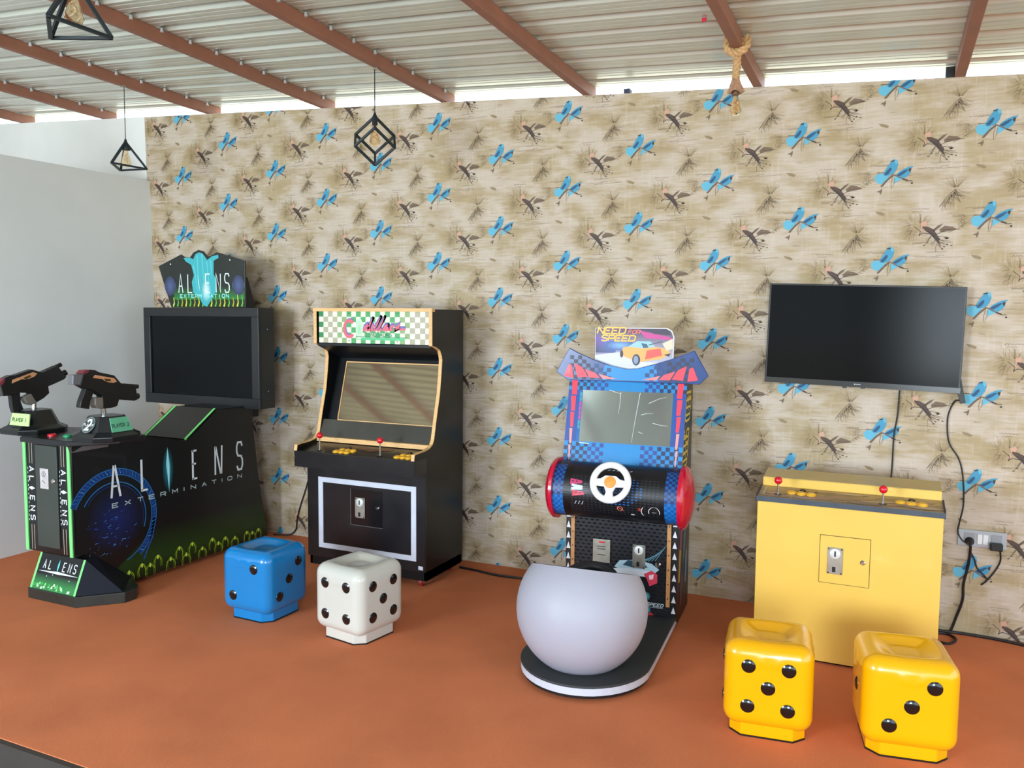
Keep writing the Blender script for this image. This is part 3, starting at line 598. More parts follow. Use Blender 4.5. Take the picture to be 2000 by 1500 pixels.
# ------------------------------------------------------------------ upright arcade cabinet with checkered marquee
T = thing('arcade_cabinet', 'black upright arcade cabinet with pale wood edging and checkered marquee', 'arcade machine', (-1.17, -.5, 0))
X0, X1 = -1.645, -.69
prof = [(-.20, .06), (-.70, .06), (-.70, .775), (-.856, .775), (-.856, .885), (-.85, .922), (-.81, .926), (-.72, .93), (-.664, .94), (-.625, .96), (-.605, .99), (-.571, 1.13), (-.528, 1.289), (-.508, 1.419), (-.497, 1.516), (-.505, 1.55), (-.53, 1.585), (-.583, 1.606), (-.63, 1.615), (-.63, 1.855), (-.20, 1.855)]
for x_ in (X0, X1 - .02):
    sp = part('side_panel', M_black, T, lambda b: b.prism(prof, 'x', x_, x_ + .02), W=True)
    def edge(b):
        pts = prof[4:20]; vs = []; fs = []
        for i, (y, z) in enumerate(pts):
            for dx in (-.002, .022):
                vs.append((x_ + dx, y, z))
        n0 = len(pts)
        # strip lifted off the panel edge along the outward normal
        outs = []
        for i in range(n0):
            a_, b2 = pts[max(0, i - 1)], pts[min(n0 - 1, i + 1)]; d = Vector((0, b2[0] - a_[0], b2[1] - a_[1])).normalized(); outs.append(Vector((0, -d.z, d.y)))
        vo = [tuple(Vector(vs[2 * i + k]) + outs[i] * .005) for i in range(n0) for k in (0, 1)]
        n1 = len(vs); allv = vs + vo
        for i in range(n0 - 1):
            fs += [(n1 + 2 * i, n1 + 2 * i + 1, n1 + 2 * i + 3, n1 + 2 * i + 2), (2 * i, 2 * i + 2, n1 + 2 * i + 2, n1 + 2 * i), (2 * i + 1, n1 + 2 * i + 1, n1 + 2 * i + 3, 2 * i + 3), (2 * i, 2 * i + 1, 2 * i + 3, 2 * i + 2)]
        b.add(allv, fs)
    part('edge_trim', M_wood, sp, edge, W=True)
xi0, xi1 = X0 + .02, X1 - .02
part('back_panel', M_black, T, lambda b: b.box(xi0, xi1, -.22, -.2, .06, 1.855), W=True)
part('top_panel', M_black, T, lambda b: b.box(xi0, xi1, -.62, -.2, 1.84, 1.855), W=True)
M_lowfront = mat('dark_brown_laminate', (26, 23, 25), .26, var=.1, scale=5)
part('front_panel', M_lowfront, T, lambda b: b.box(xi0 - .021, xi1 + .021, -.722, -.70, .12, .78), W=True, bevel=.002)
part('toe_kick', M_black, T, lambda b: b.box(xi0 - .02, xi1 + .02, -.70, -.22, .055, .12), W=True)
part('speaker_panel', M_blacksat, T, lambda b: b.hexa([(xi0, -.62, 1.60), (xi1, -.62, 1.60), (xi1, -.36, 1.50), (xi0, -.36, 1.50), (xi0, -.62, 1.615), (xi1, -.62, 1.615), (xi1, -.36, 1.515), (xi0, -.36, 1.515)]), W=True)
# marquee
mq = part('marquee', mat('marquee_cream_acrylic', (226, 224, 206), .3, var=.03), T, lambda b: b.box(xi0 + .012, xi1, -.618, -.606, 1.62, 1.838), W=True)
part('marquee_frame', M_wood, mq, lambda b: b.box(X0 - .003, X1 + .003, -.64, -.60, 1.838, 1.860), W=True)
K = Ink((xi0 + .012, -.618, 1.62), (1, 0, 0), (0, 0, 1), (0, -1, 0)); mw_, mh_ = (xi1 - xi0 - .012), .218
nc, nr = 23, 6; cw, ch_ = mw_ / nc, mh_ / nr
for i in range(nc):
    for j in range(nr):
        if (i + j) % 2 == 0: continue
        g = 5 <= i <= 17; d = abs(i - 11)
        col = c(70, 160, 92) if g else c(172, 168, 142)
        if i == 0: col = c(34, 130, 70)
        if i in (4, 5, 17, 18): col = c(138, 168, 112)
        K.rect(i * cw, (i + 1) * cw, j * ch_, (j + 1) * ch_, col, 0)
gr = c(84, 190, 130)
K.rect(8.3 * cw, 18 * cw, .024, .042, gr, 1); K.stroke([(8 * cw, .046), (18.5 * cw, .046)], .003, c(40, 110, 70), 2)
K.glow(8.7 * cw, .10, .03, .075, c(150, 206, 160), c(200, 222, 196), 1)
PKc, PUR = c(220, 96, 112), c(108, 96, 170)
K.ring(6.6 * cw, .10, .042, .022, PKc, 3, .25 * PI, 1.75 * PI, 24, .055); K.ring(6.75 * cw, .108, .042, .02, PUR, 2, .3 * PI, 1.6 * PI, 24, .055)
def slant(u, v): return (u + .35 * v, v)
def script(off, col, wd, ly):
    def q(p): return [(a + off[0] + .45 * (b_ + off[1] - .09), b_ + off[1]) for a, b_ in p]
    u = 9.6 * cw
    K.stroke(q([(u + .035, .10), (u + .015, .125), (u, .11), (u + .005, .09), (u + .03, .10), (u + .045, .17), (u + .035, .09), (u + .055, .095)]), wd, col, ly)
    K.stroke(q([(u + .062, .13), (u + .058, .09), (u + .075, .10)]), wd, col, ly)
    for k in (0, 1): K.stroke(q([(u + .085 + .032 * k, .10), (u + .105 + .032 * k, .18), (u + .09 + .032 * k, .09), (u + .11 + .032 * k, .10)]), wd, col, ly)
    K.stroke(q([(u + .185, .125), (u + .165, .12), (u + .158, .095), (u + .178, .095), (u + .19, .125), (u + .188, .092), (u + .203, .1)]), wd, col, ly)
    K.stroke(q([(u + .235, .12), (u + .215, .12), (u + .21, .095), (u + .235, .095)]), wd, col, ly)
    K.stroke(q([(u + .25, .105), (u + .268, .128), (u + .272, .10), (u + .25, .088), (u + .30, .10), (u + .33, .10)]), wd, col, ly)
script((-.004, .012), PUR, .02, 3); script((0, 0), PKc, .014, 4)
K.text('DINOSAURS', 9.9 * cw, .05, .016, .026, .0085, .006, c(60, 150, 96), 3)
for u, v in ((6.5 * cw, .205), (16.5 * cw, .205), (6.5 * cw, .016), (16.5 * cw, .016), (.02, .11)): K.disc(u, v, .004, c(50, 50, 46), 4, 8)
K.build('marquee_print', mq, INKG, W=True)
# screen bezel box and glass
part('inner_bezel', M_blacksat, T, lambda b: b.hexa([(xi0, -.54, .985), (xi1, -.54, .985), (xi1, -.52, .985), (xi0, -.52, .985), (xi0, -.36, 1.52), (xi1, -.36, 1.52), (xi1, -.34, 1.52), (xi0, -.34, 1.52)]), W=True)
gl = part('screen_glass', mat('smoked_mirror_glass', (158, 146, 124), .045, .8, var=.1, scale=2, rvar=.015), T, lambda b: b.hexa([(-1.50, -.56, 1.075), (xi1, -.56, 1.075), (xi1, -.553, 1.073), (-1.50, -.553, 1.073), (-1.50, -.446, 1.478), (xi1, -.446, 1.478), (xi1, -.439, 1.476), (-1.50, -.439, 1.476)]), W=True)
part('glass_trim', M_wood, gl, lambda b: b.beam((-1.50, -.45, 1.480), (xi1, -.45, 1.480), .008, .008), W=True)
part('glass_trim', M_wood, gl, lambda b: b.beam((-1.50, -.563, 1.074), (-1.50, -.449, 1.480), .005, .005), W=True)
part('glass_trim', M_wood, gl, lambda b: b.beam((-1.50, -.563, 1.074), (xi1, -.563, 1.074), .005, .005), W=True)
part('screen_apron', mat('smoked_apron', (70, 68, 62), .25, var=.15, scale=4), T, lambda b: b.hexa([(xi0, -.62, .955), (xi1, -.62, .955), (xi1, -.60, .955), (xi0, -.60, .955), (xi0, -.563, 1.073), (xi1, -.563, 1.073), (xi1, -.55, 1.073), (xi0, -.55, 1.073)]), W=True)
part('wood_rail', M_wood, T, lambda b: b.box(xi0, xi1, -.645, -.615, .925, .957), W=True, bevel=.002)
cp = part('control_panel', mat('control_panel_dark', (22, 20, 21), .25, var=.2), T, lambda b: b.hexa([(xi0, -.84, .87), (xi1, -.84, .87), (xi1, -.62, .89), (xi0, -.62, .89), (xi0, -.84, .885), (xi1, -.84, .885), (xi1, -.62, .925), (xi0, -.62, .925)]), W=True)
K = Ink((xi0, -.84, .885), (1, 0, 0), Vector((0, .22, .04)).normalized(), (0, -.18, .98)); 
for i in range(9): K.glow(.34 + .035 * i, .13 + .02 * math.sin(i), .06, .03, c(120, 52, 36), c(30, 22, 22), i % 2, 10)
K.build('panel_print', cp, INKG, W=True)
part('control_box', M_lowfront, T, lambda b: b.box(X0 - .001, X1 + .001, -.858, -.70, .775, .882), W=True, bevel=.002)
for x_ in (-1.475, -.985): joystick(cp, x_, -.80, .893, .10, .0215)
for x_ in (-1.335, -.85):
    for k in range(3):
        for r_ in range(2): button(cp, x_ + .044 * k + .024 * r_, -.805 + .036 * r_, .893 + .007 * r_, M_yellowbtn, .0215, (0, -.18, .98))
    button(cp, x_ + .05, -.725, .907, M_blackpl, .015, (0, -.18, .98))
# lower door with white frame
fr = c(0, 0, 0)
M_wf = mat('silver_white_frame', (206, 210, 222), .35, .2, var=.04)
for a_ in ((-1.548, -.755, .655, .69), (-1.548, -.755, .19, .225), (-1.548, -1.51, .225, .655), (-.793, -.755, .225, .655)):
    part('frame_strip', M_wf, T, lambda b: b.box(a_[0], a_[1], -.727, -.7215, a_[2], a_[3]), W=True)
dr = part('coin_door', glassy('dark_gloss_door', (22, 20, 22), .16), T, lambda b: b.box(-1.275, -1.022, -.7265, -.7215, .382, .63), W=True, bevel=.002)
part('door_edge', mat('grey_door_edge', (96, 96, 98), .4), dr, lambda b: b.box(-1.277, -1.274, -.7272, -.7212, .38, .632).box(-1.277, -1.02, -.7272, -.7212, .379, .382), W=True)
coin_plate(dr, -1.197, -.727, .505, .08, .14)
part('lock', M_chrome, dr, lambda b: b.lathe([(.014, 0), (.014, .006), (.009, .012)], (-1.055, -.727, .518), 14, (0, -1, 0)), W=True, smooth=True)
part('bottom_label', M_wf, T, lambda b: b.box(-.74, -.705, -.7225, -.7205, .135, .16), W=True)
for x_ in (X0 + .09, X1 - .07):
    for y_ in (-.64, -.27):
        cs = part('caster', mat('dark_red_caster', (140, 30, 30), .4), T, lambda b: b.cyl((x_ - .012, y_, .028), (x_ + .012, y_, .028), .028, n=16), W=True, smooth=True)
        part('caster_fork', M_chrome, cs, lambda b: b.box(x_ - .018, x_ + .018, y_ - .015, y_ + .015, .04, .056).box(x_ - .018, x_ - .014, y_ - .012, y_ + .012, .02, .05).box(x_ + .014, x_ + .018, y_ - .012, y_ + .012, .02, .05), W=True)
# ------------------------------------------------------------------ racing arcade machine with white globe seat
T = thing('racing_arcade_machine', 'blue and black racing arcade machine with white steering wheel and round white seat', 'arcade machine', (.65, -.9, 0), .065)
M_rbk = mat('racing_black_board', (22, 22, 26), .35, var=.15, scale=10)
M_rside = mat('racing_side_print', (20, 19, 24), .35, var=.3, scale=6)
def arcbase(k):
    pts = [(-.335 * k, .30)] + [(-.335 * k, -.45)]
    for i in range(1, 24):
        a = PI + PI * i / 24.; pts.append((.335 * k * math.cos(a), -.52 + .36 * k * math.sin(a)))
    return pts + [(.335 * k, -.45), (.335 * k, .30)]
bs = part('base_platform', mat('dark_grey_platform', (46, 50, 52), .6, var=.08, scale=20), T, lambda b: b.prism(arcbase(1.0), 'z', .066, .078), bevel=.003)
part('light_strip', mat('white_strip_acrylic', (196, 199, 210), .35, var=.02), bs, lambda b: b.prism(arcbase(.99), 'z', .03, .066))
part('base_underside', M_blackpl, bs, lambda b: b.prism(arcbase(.97), 'z', .014, .03))
for x_, y_ in ((.11, -.80), (-.2, -.6), (.25, -.3)):
    part('caster', M_red, bs, lambda b: b.cyl((x_ - .01, y_, .0145), (x_ + .01, y_, .0145), .0145, n=14), smooth=True)
# cabinet
HW = .335
side = [(.19, .078), (.19, .66), (.165, .70), (.175, .95), (.30, 1.44), (.60, 1.44), (.62, 1.38), (.62, .02), (.26, .02), (.19, .06)]
cab = part('cabinet', M_rside, T, lambda b: b.prism(side, 'x', -HW, HW), bevel=.004)
fp = part('front_panel', M_rbk, cab, lambda b: b.box(-HW + .035, HW - .035, .182, .19, .08, .68))
# raised tread pattern on the front panel
def tread(b):
    r_ = 0
    for iz in range(27):
        for ix in range(17):
            x_ = -.275 + ix * .034 + (.017 if iz % 2 else 0); z_ = .095 + iz * .0215
            if x_ > .285: continue
            b.add([(x_ - .014, .1815, z_), (x_, .1815, z_ - .0055), (x_ + .014, .1815, z_), (x_, .1815, z_ + .0055), (x_, .1775, z_ + .001)], [(0, 1, 4), (1, 2, 4), (2, 3, 4), (3, 0, 4)])
tr_ = part('tread_plate', mat('tread_dark_metallic', (30, 32, 42), .3, .3, var=.2), fp, tread); tr_['kind'] = 'stuff'
M_strip = mat('tan_edge_batten', (190, 134, 80), .5, var=.1, scale=20)
for x_ in (-HW + .036, HW - .058):
    st = part('batten', M_strip, cab, lambda b: b.box(x_, x_ + .022, .174, .186, .14, .66))
    for k in range(6): part('screw', M_blackpl, st, lambda b: b.cyl((x_ + .011, .172, .19 + k * .085), (x_ + .011, .174, .19 + k * .085), .004, n=8))
for sx in (-1, 1):
    for k in range(9):
        K = Ink((0, .19, 0), (1, 0, 0), (0, 0, 1), (0, -1, 0)); x_ = sx * (HW - .016); z_ = .10 + k * .064; K.poly([(x_ - .013, z_), (x_ + .013, z_), (x_, z_ + .04)], c(220, 220, 226), 1); K.build('arrow_sticker', cab, INKG)
# front panel art: generic red and white car nose with blue light streaks
K = Ink((0, .1765, 0), (1, 0, 0), (0, 0, 1), (0, -1, 0))
for u, v in ((.16, .19), (.165, .11)): K.glow(u, v, .028, .028, c(90, 200, 214), c(24, 32, 40), 1)
K.poly([(-.03, .345), (.0, .385), (.10, .40), (.19, .385), (.235, .355), (.20, .32), (.05, .315)], c(168, 196, 208), 1)
K.poly([(.02, .36), (.05, .392), (.13, .392), (.17, .36), (.09, .35)], c(40, 70, 84), 2)
K.poly([(-.06, .33), (.05, .345), (.20, .34), (.19, .305), (.0, .30)], c(210, 216, 224), 2)
K.poly([(.145, .318), (.19, .345), (.225, .325), (.225, .275), (.18, .25), (.165, .29)], c(214, 60, 84), 3); K.poly([(.175, .315), (.205, .325), (.20, .295), (.18, .29)], c(236, 210, 220), 4)
for k in range(6): K.stroke([(.11 + .02 * k, .385 + .004 * k), (.24 + .008 * k, .45 + .012 * k)], .0025, c(110, 170, 190), 1, .0008)
K.text('SPEED', .165, .135, .014, .018, .006, .004, c(190, 206, 210), 2, .4); K.stroke([(.155, .128), (.262, .128)], .003, c(150, 170, 176), 2)
K.poly([(.15, .085), (.19, .10), (.21, .082), (.17, .076)], c(190, 40, 50), 1)
K.build('front_art', fp, INKG)
coin_plate(fp, .115, .176, .42, .075, .138, W=False)
bp_ = part('bill_plate', M_steel, fp, lambda b: b.box(-.162, -.056, .170, .177, .36, .50), bevel=.002)
part('red_window', M_red, bp_, lambda b: b.box(-.125, -.09, .1675, .170, .48, .488))
for z_ in (.455, .44, .405): part('card_slot', M_blackpl, bp_, lambda b: b.box(-.135, -.085, .1685, .170, z_, z_ + .004))
part('lock', M_chrome, fp, lambda b: b.lathe([(.016, 0), (.016, .006), (.01, .012)], (.228, .178, .385), 14, (0, -1, 0)), smooth=True)
# console drum
M_drum = mat('drum_black', (20, 20, 24), .35, var=.15, scale=14)
AY, AZ, RR = .075, .812, .158
dm = part('console_drum', M_drum, T, lambda b: b.lathe([(RR, -.34), (RR, .37)], (0.0, AY, AZ), 48, (1, 0, 0)), smooth=True)
def drum(u, v, off):  # u along x, v angle around the drum (0 = facing out, + up)
    r_ = RR + off; return (u, AY - r_ * math.cos(v), AZ + r_ * math.sin(v))
K = Ink(fn=drum)
def dpatch(u0, u1, v0, v1, col, ly, n=1):
    k = max(1, int(abs(v1 - v0) / .09))
    for i in range(k):
        a_, b_ = v0 + (v1 - v0) * i / k, v0 + (v1 - v0) * (i + 1) / k; K.rect(u0, u1, a_, b_, col, ly)
for (u0, u1) in ((-.34, -.275), (.30, .37)):
    K = Ink(fn=drum)
    dpatch(u0, u1, -1.0, 1.2, c(20, 84, 150), 1)
    n_ = 4
    for i in range(n_):
        for j in range(20):
            if (i + j) % 2: dpatch(u0 + (u1 - u0) * i / n_, u0 + (u1 - u0) * (i + 1) / n_, -.75 + j * .1, -.65 + j * .1, c(22, 40, 92) if j > 6 else c(24, 110, 190), 2)
    K.build('drum_band', dm, INKG)
K = Ink(fn=drum)
dpatch(-.275, -.235, -1.2, 1.3, c(8, 8, 10), 1)
for i in range(22):     # blue patch behind the wheel and faint tread marks
    for j in range(14):
        u, v = -.22 + i * .023, -.62 + j * .1
        d = math.hypot((u - .04) / .14, (v - .25) / .55)
        col = c(24, 90, 160) if d < 1 else c(44, 42, 44)
        K.poly([(u - .009, v), (u, v - .03), (u + .009, v), (u, v + .03)], col, 2)
for (u, v, col) in ((-.215, .45, c(206, 60, 110)), (-.2, .05, c(214, 40, 70))): K.poly([(u - .02, v - .1), (u + .05, v - .03), (u + .05, v + .06), (u - .02, v + .12)], col, 3)
K.poly([(-.225, .16), (-.16, .19), (-.16, .33), (-.225, .38)], c(200, 206, 220), 4)
for k in range(5): K.stroke([(-.20 + .012 * k, .0 + .1 * k), (-.13, .1 + .08 * k)], .005, c(210, 190, 220), 5, .001)
for k in range(3): K.stroke([(-.205 + .02 * k, -.35), (-.195 + .02 * k, -.22)], .004, c(180, 186, 196), 3)
K.ring(.245, -.42, .03, .004, c(214, 214, 216), 4, -.1 * PI, 1.1 * PI, 24, .2); K.ring(.21, -.42, .035, .004, c(214, 214, 216), 4, .75 * PI, 1.25 * PI, 12, .24)
K.text('100', .228, -.45, .007, .05, .004, .003, c(220, 220, 220), 4) if '0' in FONT else K.stroke([(.232, -.43), (.258, -.43)], .012, c(220, 220, 220), 4)
K.ring(.055, -.38, .014, .005, c(206, 120, 100), 4, n=14, rv=.09); K.stroke([(.04, -.3), (.075, -.46)], .006, c(206, 90, 80), 4)
K.disc(.165, -.35, .01, c(150, 50, 44), 4, 8, .07); K.stroke([(.115, -.6), (.135, -.6)], .05, c(206, 206, 206), 4)
for k in range(6): K.stroke([(-.03 + .025 * k, 1.02), (-.02 + .025 * k, 1.06)], .01, c(206, 210, 216), 4)
K.build('drum_print', dm, INKG)
M_rcap = mat('crimson_gloss_cap', (196, 10, 48), .22, var=.06, coat=.5)
for x_, sx in ((-.34, -1), (.37, 1)):
    part('end_cap', M_rcap, dm, lambda b: b.lathe([(.178, 0), (.178, .018), (.165, .034), (.14, .042), (.125, .052), (.07, .066), (.02, .07)], (x_, AY, AZ), 40, (sx, 0, 0)), smooth=True)
# steering wheel, tilted back
WC = Vector((.011, -.125, .905)); TN = Vector((0, -.93, .37)).normalized(); TU = Vector((1, 0, 0)); TV = Vector((0, .37, .93)).normalized()
M_wheel = mat('white_wheel_plastic', (232, 228, 226), .35, var=.02)
def wp3(u, v, n): return WC + TU * u + TV * v + TN * n
def torus(b):
    rs = []
    for i in range(40):
        a = 2 * PI * i / 40
        rs.append([wp3((.098 + .019 * math.cos(t)) * math.cos(a), (.098 + .019 * math.cos(t)) * math.sin(a), .015 * math.sin(t)) for t in [2 * PI * k / 12 for k in range(12)]])
    b.rings(rs, closed=True)
sw = part('steering_wheel', M_wheel, T, torus, smooth=True)
def spoke(b, poly):
    n = len(poly); b.add([wp3(u, v, d) for d in (-.008, .010) for u, v in poly], [tuple(range(n))[::-1], tuple(range(n, 2 * n))] + [(i, (i + 1) % n, n + (i + 1) % n, n + i) for i in range(n)])
part('spoke', M_wheel, sw, lambda b: spoke(b, [(-.095, -.022), (-.03, -.026), (.03, -.026), (.095, -.022), (.097, .012), (.055, .018), (.03, .036), (-.03, .036), (-.055, .018), (-.097, .012)]), bevel=.003)
part('spoke', M_wheel, sw, lambda b: spoke(b, [(-.03, -.095), (.03, -.095), (.018, -.055), (.034, -.022), (-.034, -.022), (-.018, -.055)]), bevel=.003)
part('horn_button', mat('orange_horn', (236, 150, 60), .4, var=.12, scale=40), sw, lambda b: b.lathe([(.034, .009), (.032, .014), (.01, .017)], WC, 24, TN), smooth=True)
part('wheel_column', M_blackpl, sw, lambda b: b.cyl(WC - TN * .07, WC - TN * .005, .025, n=16), smooth=True)
# upper screen board, tilted back
PV = Vector((0, .125, .49)).normalized(); PN = Vector((0, -.49, .125)).normalized(); PO = Vector((0, .168, .95)); PH = .505
def bd(u, v, n): return PO + Vector((1, 0, 0)) * u + PV * v + PN * n
def slab(b, u0, u1, v0, v1, n0, n1): b.hexa([bd(u0, v0, n0), bd(u1, v0, n0), bd(u1, v1, n0), bd(u0, v1, n0), bd(u0, v0, n1), bd(u1, v0, n1), bd(u1, v1, n1), bd(u0, v1, n1)])
sb = part('screen_board', mat('racing_blue_board', (24, 96, 170), .25, var=.08, scale=4), T, lambda b: slab(b, -.352, .352, 0, PH, 0, .014), bevel=.003)
scr = part('screen', mat('racing_screen_glass', (142, 147, 144), .08, .6, var=.1, scale=2, rvar=.02), sb, lambda b: slab(b, -.262, .278, .125, .435, .014, .0165))
K = Ink(bd(0, 0, .014), (1, 0, 0), PV, PN)
B1, B2, B3, RD = c(16, 130, 196), c(38, 66, 140), c(26, 40, 84), c(236, 56, 78)
def chk(u0, u1, v0, v1, sz, fade):
    nu, nv = int(round((u1 - u0) / sz)), int(round((v1 - v0) / sz))
    for i in range(nu):
        for j in range(nv):
            u, v = u0 + (i + .5) * (u1 - u0) / nu, v0 + (j + .5) * (v1 - v0) / nv; t = min(1, abs(u) / .3)
            if (i + j) % 2 and t > fade: K.rect(u0 + i * (u1 - u0) / nu, u0 + (i + 1) * (u1 - u0) / nu, v0 + j * (v1 - v0) / nv, v0 + (j + 1) * (v1 - v0) / nv, B2 if t < .65 else B3, 1)
K.rect(-.352, .352, 0, .125, B1, 0); chk(-.352, .352, 0, .12, .024, .35)
K.rect(-.352, .352, .435, PH, B1, 0); chk(-.352, .352, .435, PH, .022, .35)
for sx in (-1, 1):
    K.rect(min(sx * .352, sx * .285), max(sx * .352, sx * .285), .125, .435, c(32, 70, 150), 0)
    for k in range(5):
        v1_ = PH - .01 - k * .098; wd = .036 - k * .006; u = sx * .318
        K.poly([(u - wd / 2, v1_), (u + wd / 2, v1_), (u + sx * -.004 + (wd - .006) / 2, v1_ - .09), (u + sx * -.004 - (wd - .006) / 2, v1_ - .09)], RD if k < 3 else c(236, 150, 140), 2)
for k in range(8): K.rect(-.278, -.266, .2 + k * .028, .224 + k * .028, (c(190, 60, 150), c(60, 150, 160))[k > 5 or k < 2], 1)
K.stroke([(-.26, .117), (-.20, .115)], .006, c(190, 220, 230), 3)
K.build('board_print', sb, INKG)
# film wrinkles on the screen film
K = Ink(bd(0, 0, .0165), (1, 0, 0), PV, PN)
for pts in ([(-.03, .43), (-.03, .37), (-.036, .30)], [(.085, .43), (.07, .30), (.06, .20), (.055, .135)], [(.10, .30), (.13, .31), (.17, .312)], [(.17, .255), (.22, .245), (.26, .243)], [(.14, .37), (.20, .40), (.24, .41)], [(-.10, .44), (-.05, .425), (-.03, .42)], [(.09, .2), (.12, .19)]):
    K.stroke(pts, .0028, c(224, 230, 232), 0, .001)
K.build('film_creases', scr, INKG)
# winged topper and poster
tpo = [(-.36, 1.432), (-.435, 1.479), (-.353, 1.625), (-.30, 1.598), (-.20, 1.558), (-.10, 1.525), (.0, 1.508), (.06, 1.512), (.16, 1.54), (.26, 1.572), (.33, 1.598), (.39, 1.625), (.472, 1.482), (.424, 1.432)]
tp = part('wing_topper', mat('topper_blue_board', (28, 64, 128), .25, var=.08), T, lambda b: b.prism(tpo, 'y', .265, .283), bevel=.003)
K = Ink((0, .265, 0), (1, 0, 0), (0, 0, 1), (0, -1, 0))
K.poly([(-.16, 1.44), (-.13, 1.53), (0, 1.506), (.06, 1.51), (.17, 1.538), (.19, 1.44)], c(16, 134, 200), 0)
def topz(u):
    for (a_, za), (b_, zb) in zip(tpo[2:], tpo[3:]):
        if a_ <= u <= b_: return za + (zb - za) * (u - a_) / (b_ - a_)
    return 1.44
for i in range(34):
    for j in range(9):
        u, v = -.40 + i * .0255, 1.44 + j * .0235
        if (i + j) % 2 and abs(u) > .10 and v + .024 < min(topz(u), topz(u + .0255)) and -.35 < u < .365: K.rect(u, u + .0255, v, v + .0235, c(16, 60, 120) if abs(u) < .22 else c(22, 30, 62), 1)
for sx, o_ in ((-1, 0), (1, .03)):
    def q(*p): return [(sx * a + o_, b_) for a, b_ in p]
    K.poly(q((.385, 1.455), (.355, 1.53), (.335, 1.52), (.325, 1.445)), RD, 3)
    K.poly(q((.32, 1.535), (.27, 1.51), (.235, 1.455), (.30, 1.45)), RD, 3); K.poly(q((.255, 1.502), (.19, 1.48), (.16, 1.45), (.225, 1.45)), c(236, 76, 90), 3); K.poly(q((.17, 1.475), (.06, 1.447), (.145, 1.447)), c(238, 130, 126), 3)
K.build('topper_print', tp, INKG)
pst = [(-.203, 1.50), (.265, 1.50), (.268, 1.70), (.255, 1.735), (.225, 1.752), (-.19, 1.748), (-.203, 1.745)]
ps = part('poster_board', mat('poster_white_edge', (224, 222, 226), .5, var=.02), T, lambda b: b.prism(pst, 'y', .30, .308))
K = Ink((0, .30, 0), (1, 0, 0), (0, 0, 1), (0, -1, 0))
K.poly([(-.2, 1.55), (.26, 1.55), (.262, 1.70), (.25, 1.73), (.222, 1.746), (-.2, 1.744)], [c(150, 150, 186), c(190, 190, 210), c(120, 60, 130), c(60, 36, 70), c(60, 40, 76), c(70, 30, 90)], 0)
K.poly([(-.2, 1.60), (-.08, 1.60), (-.06, 1.66), (-.2, 1.70)], [c(40, 40, 70), c(60, 80, 150), c(80, 120, 200), c(110, 60, 160)], 1)
K.glow(-.05, 1.645, .09, .03, c(120, 176, 226), c(60, 80, 150), 2); K.poly([(.06, 1.735), (.24, 1.70), (.26, 1.68), (.10, 1.69)], c(196, 60, 140), 2); K.poly([(.10, 1.742), (.22, 1.742), (.25, 1.71), (.15, 1.715)], c(50, 36, 62), 2)
K.poly([(-.2, 1.56), (-.2, 1.585), (-.06, 1.605), (.05, 1.59), (.05, 1.52), (-.2, 1.52)], c(206, 206, 220), 2)
K.poly([(-.045, 1.60), (-.03, 1.635), (.0, 1.64), (.10, 1.66), (.16, 1.64), (.235, 1.63), (.25, 1.60), (.20, 1.57), (.06, 1.548), (-.03, 1.582)], c(232, 170, 90), 3)
K.poly([(.11, 1.618), (.19, 1.632), (.20, 1.59), (.10, 1.565)], c(222, 84, 76), 4); K.poly([(.0, 1.64), (.05, 1.672), (.13, 1.672), (.16, 1.64), (.08, 1.63)], c(150, 196, 206), 4); K.poly([(.075, 1.662), (.11, 1.655), (.12, 1.635), (.09, 1.632)], c(40, 90, 120), 5)
K.disc(.048, 1.562, .024, c(50, 52, 70), 5, 16, .034); K.disc(.046, 1.562, .014, c(130, 150, 180), 6, 14, .024); K.disc(-.04, 1.595, .01, c(40, 36, 50), 5, 12, .022); K.stroke([(.12, 1.65), (.20, 1.672)], .004, c(50, 50, 60), 5); K.poly([(.20, 1.66), (.26, 1.69), (.262, 1.63), (.225, 1.62)], c(220, 206, 180), 4); K.poly([(.21, 1.595), (.25, 1.605), (.24, 1.585)], c(40, 40, 50), 5)
K.poly([(-.193, 1.732), (-.02, 1.732), (-.02, 1.745), (-.19, 1.745)], c(90, 40, 100), 2)
YO = c(252, 190, 66)
K.text('NEED', -.19, 1.714, .036, .036, .0075, .0085, YO, 7, .28); K.text('FOR', -.003, 1.715, .019, .022, .006, .0045, c(246, 120, 84), 7, .28)
K.text('SPEED', -.165, 1.672, .034, .032, .0075, .008, YO, 7, .28)
K.build('poster_print', ps, INKG)
# yellow lettering down the right side
K = Ink((HW, 0, 0), (0, 1, 0), (0, 0, 1), (1, 0, 0)); YL = c(226, 190, 40)
for k, ch in enumerate('NEED SPEED'):
    zt = 1.37 - k * .044
    for ln in FONT[ch]: K.stroke([(.38 + b_ * .17 - .012 * k, zt - a_ * .034) for a_, b_ in ln], .015, YL, 1)
K.stroke([(.36, .93), (.33, .90), (.35, .87)], .016, YL, 1, .004)
K.build('side_lettering', cab, INKG); K = Ink((HW, 0, 0), (0, 1, 0), (0, 0, 1), (1, 0, 0))
for (y, z, col) in ((.30, .55, c(150, 60, 120)), (.27, .36, c(200, 150, 50)), (.42, .46, c(60, 110, 130)), (.5, .3, c(120, 120, 130)), (.34, .2, c(90, 50, 90))):
    K.poly([(y - .04, z - .09), (y + .02, z - .10), (y + .05, z + .08), (y - .02, z + .11)], col, 1)
K.build('side_art', cab, INKG)
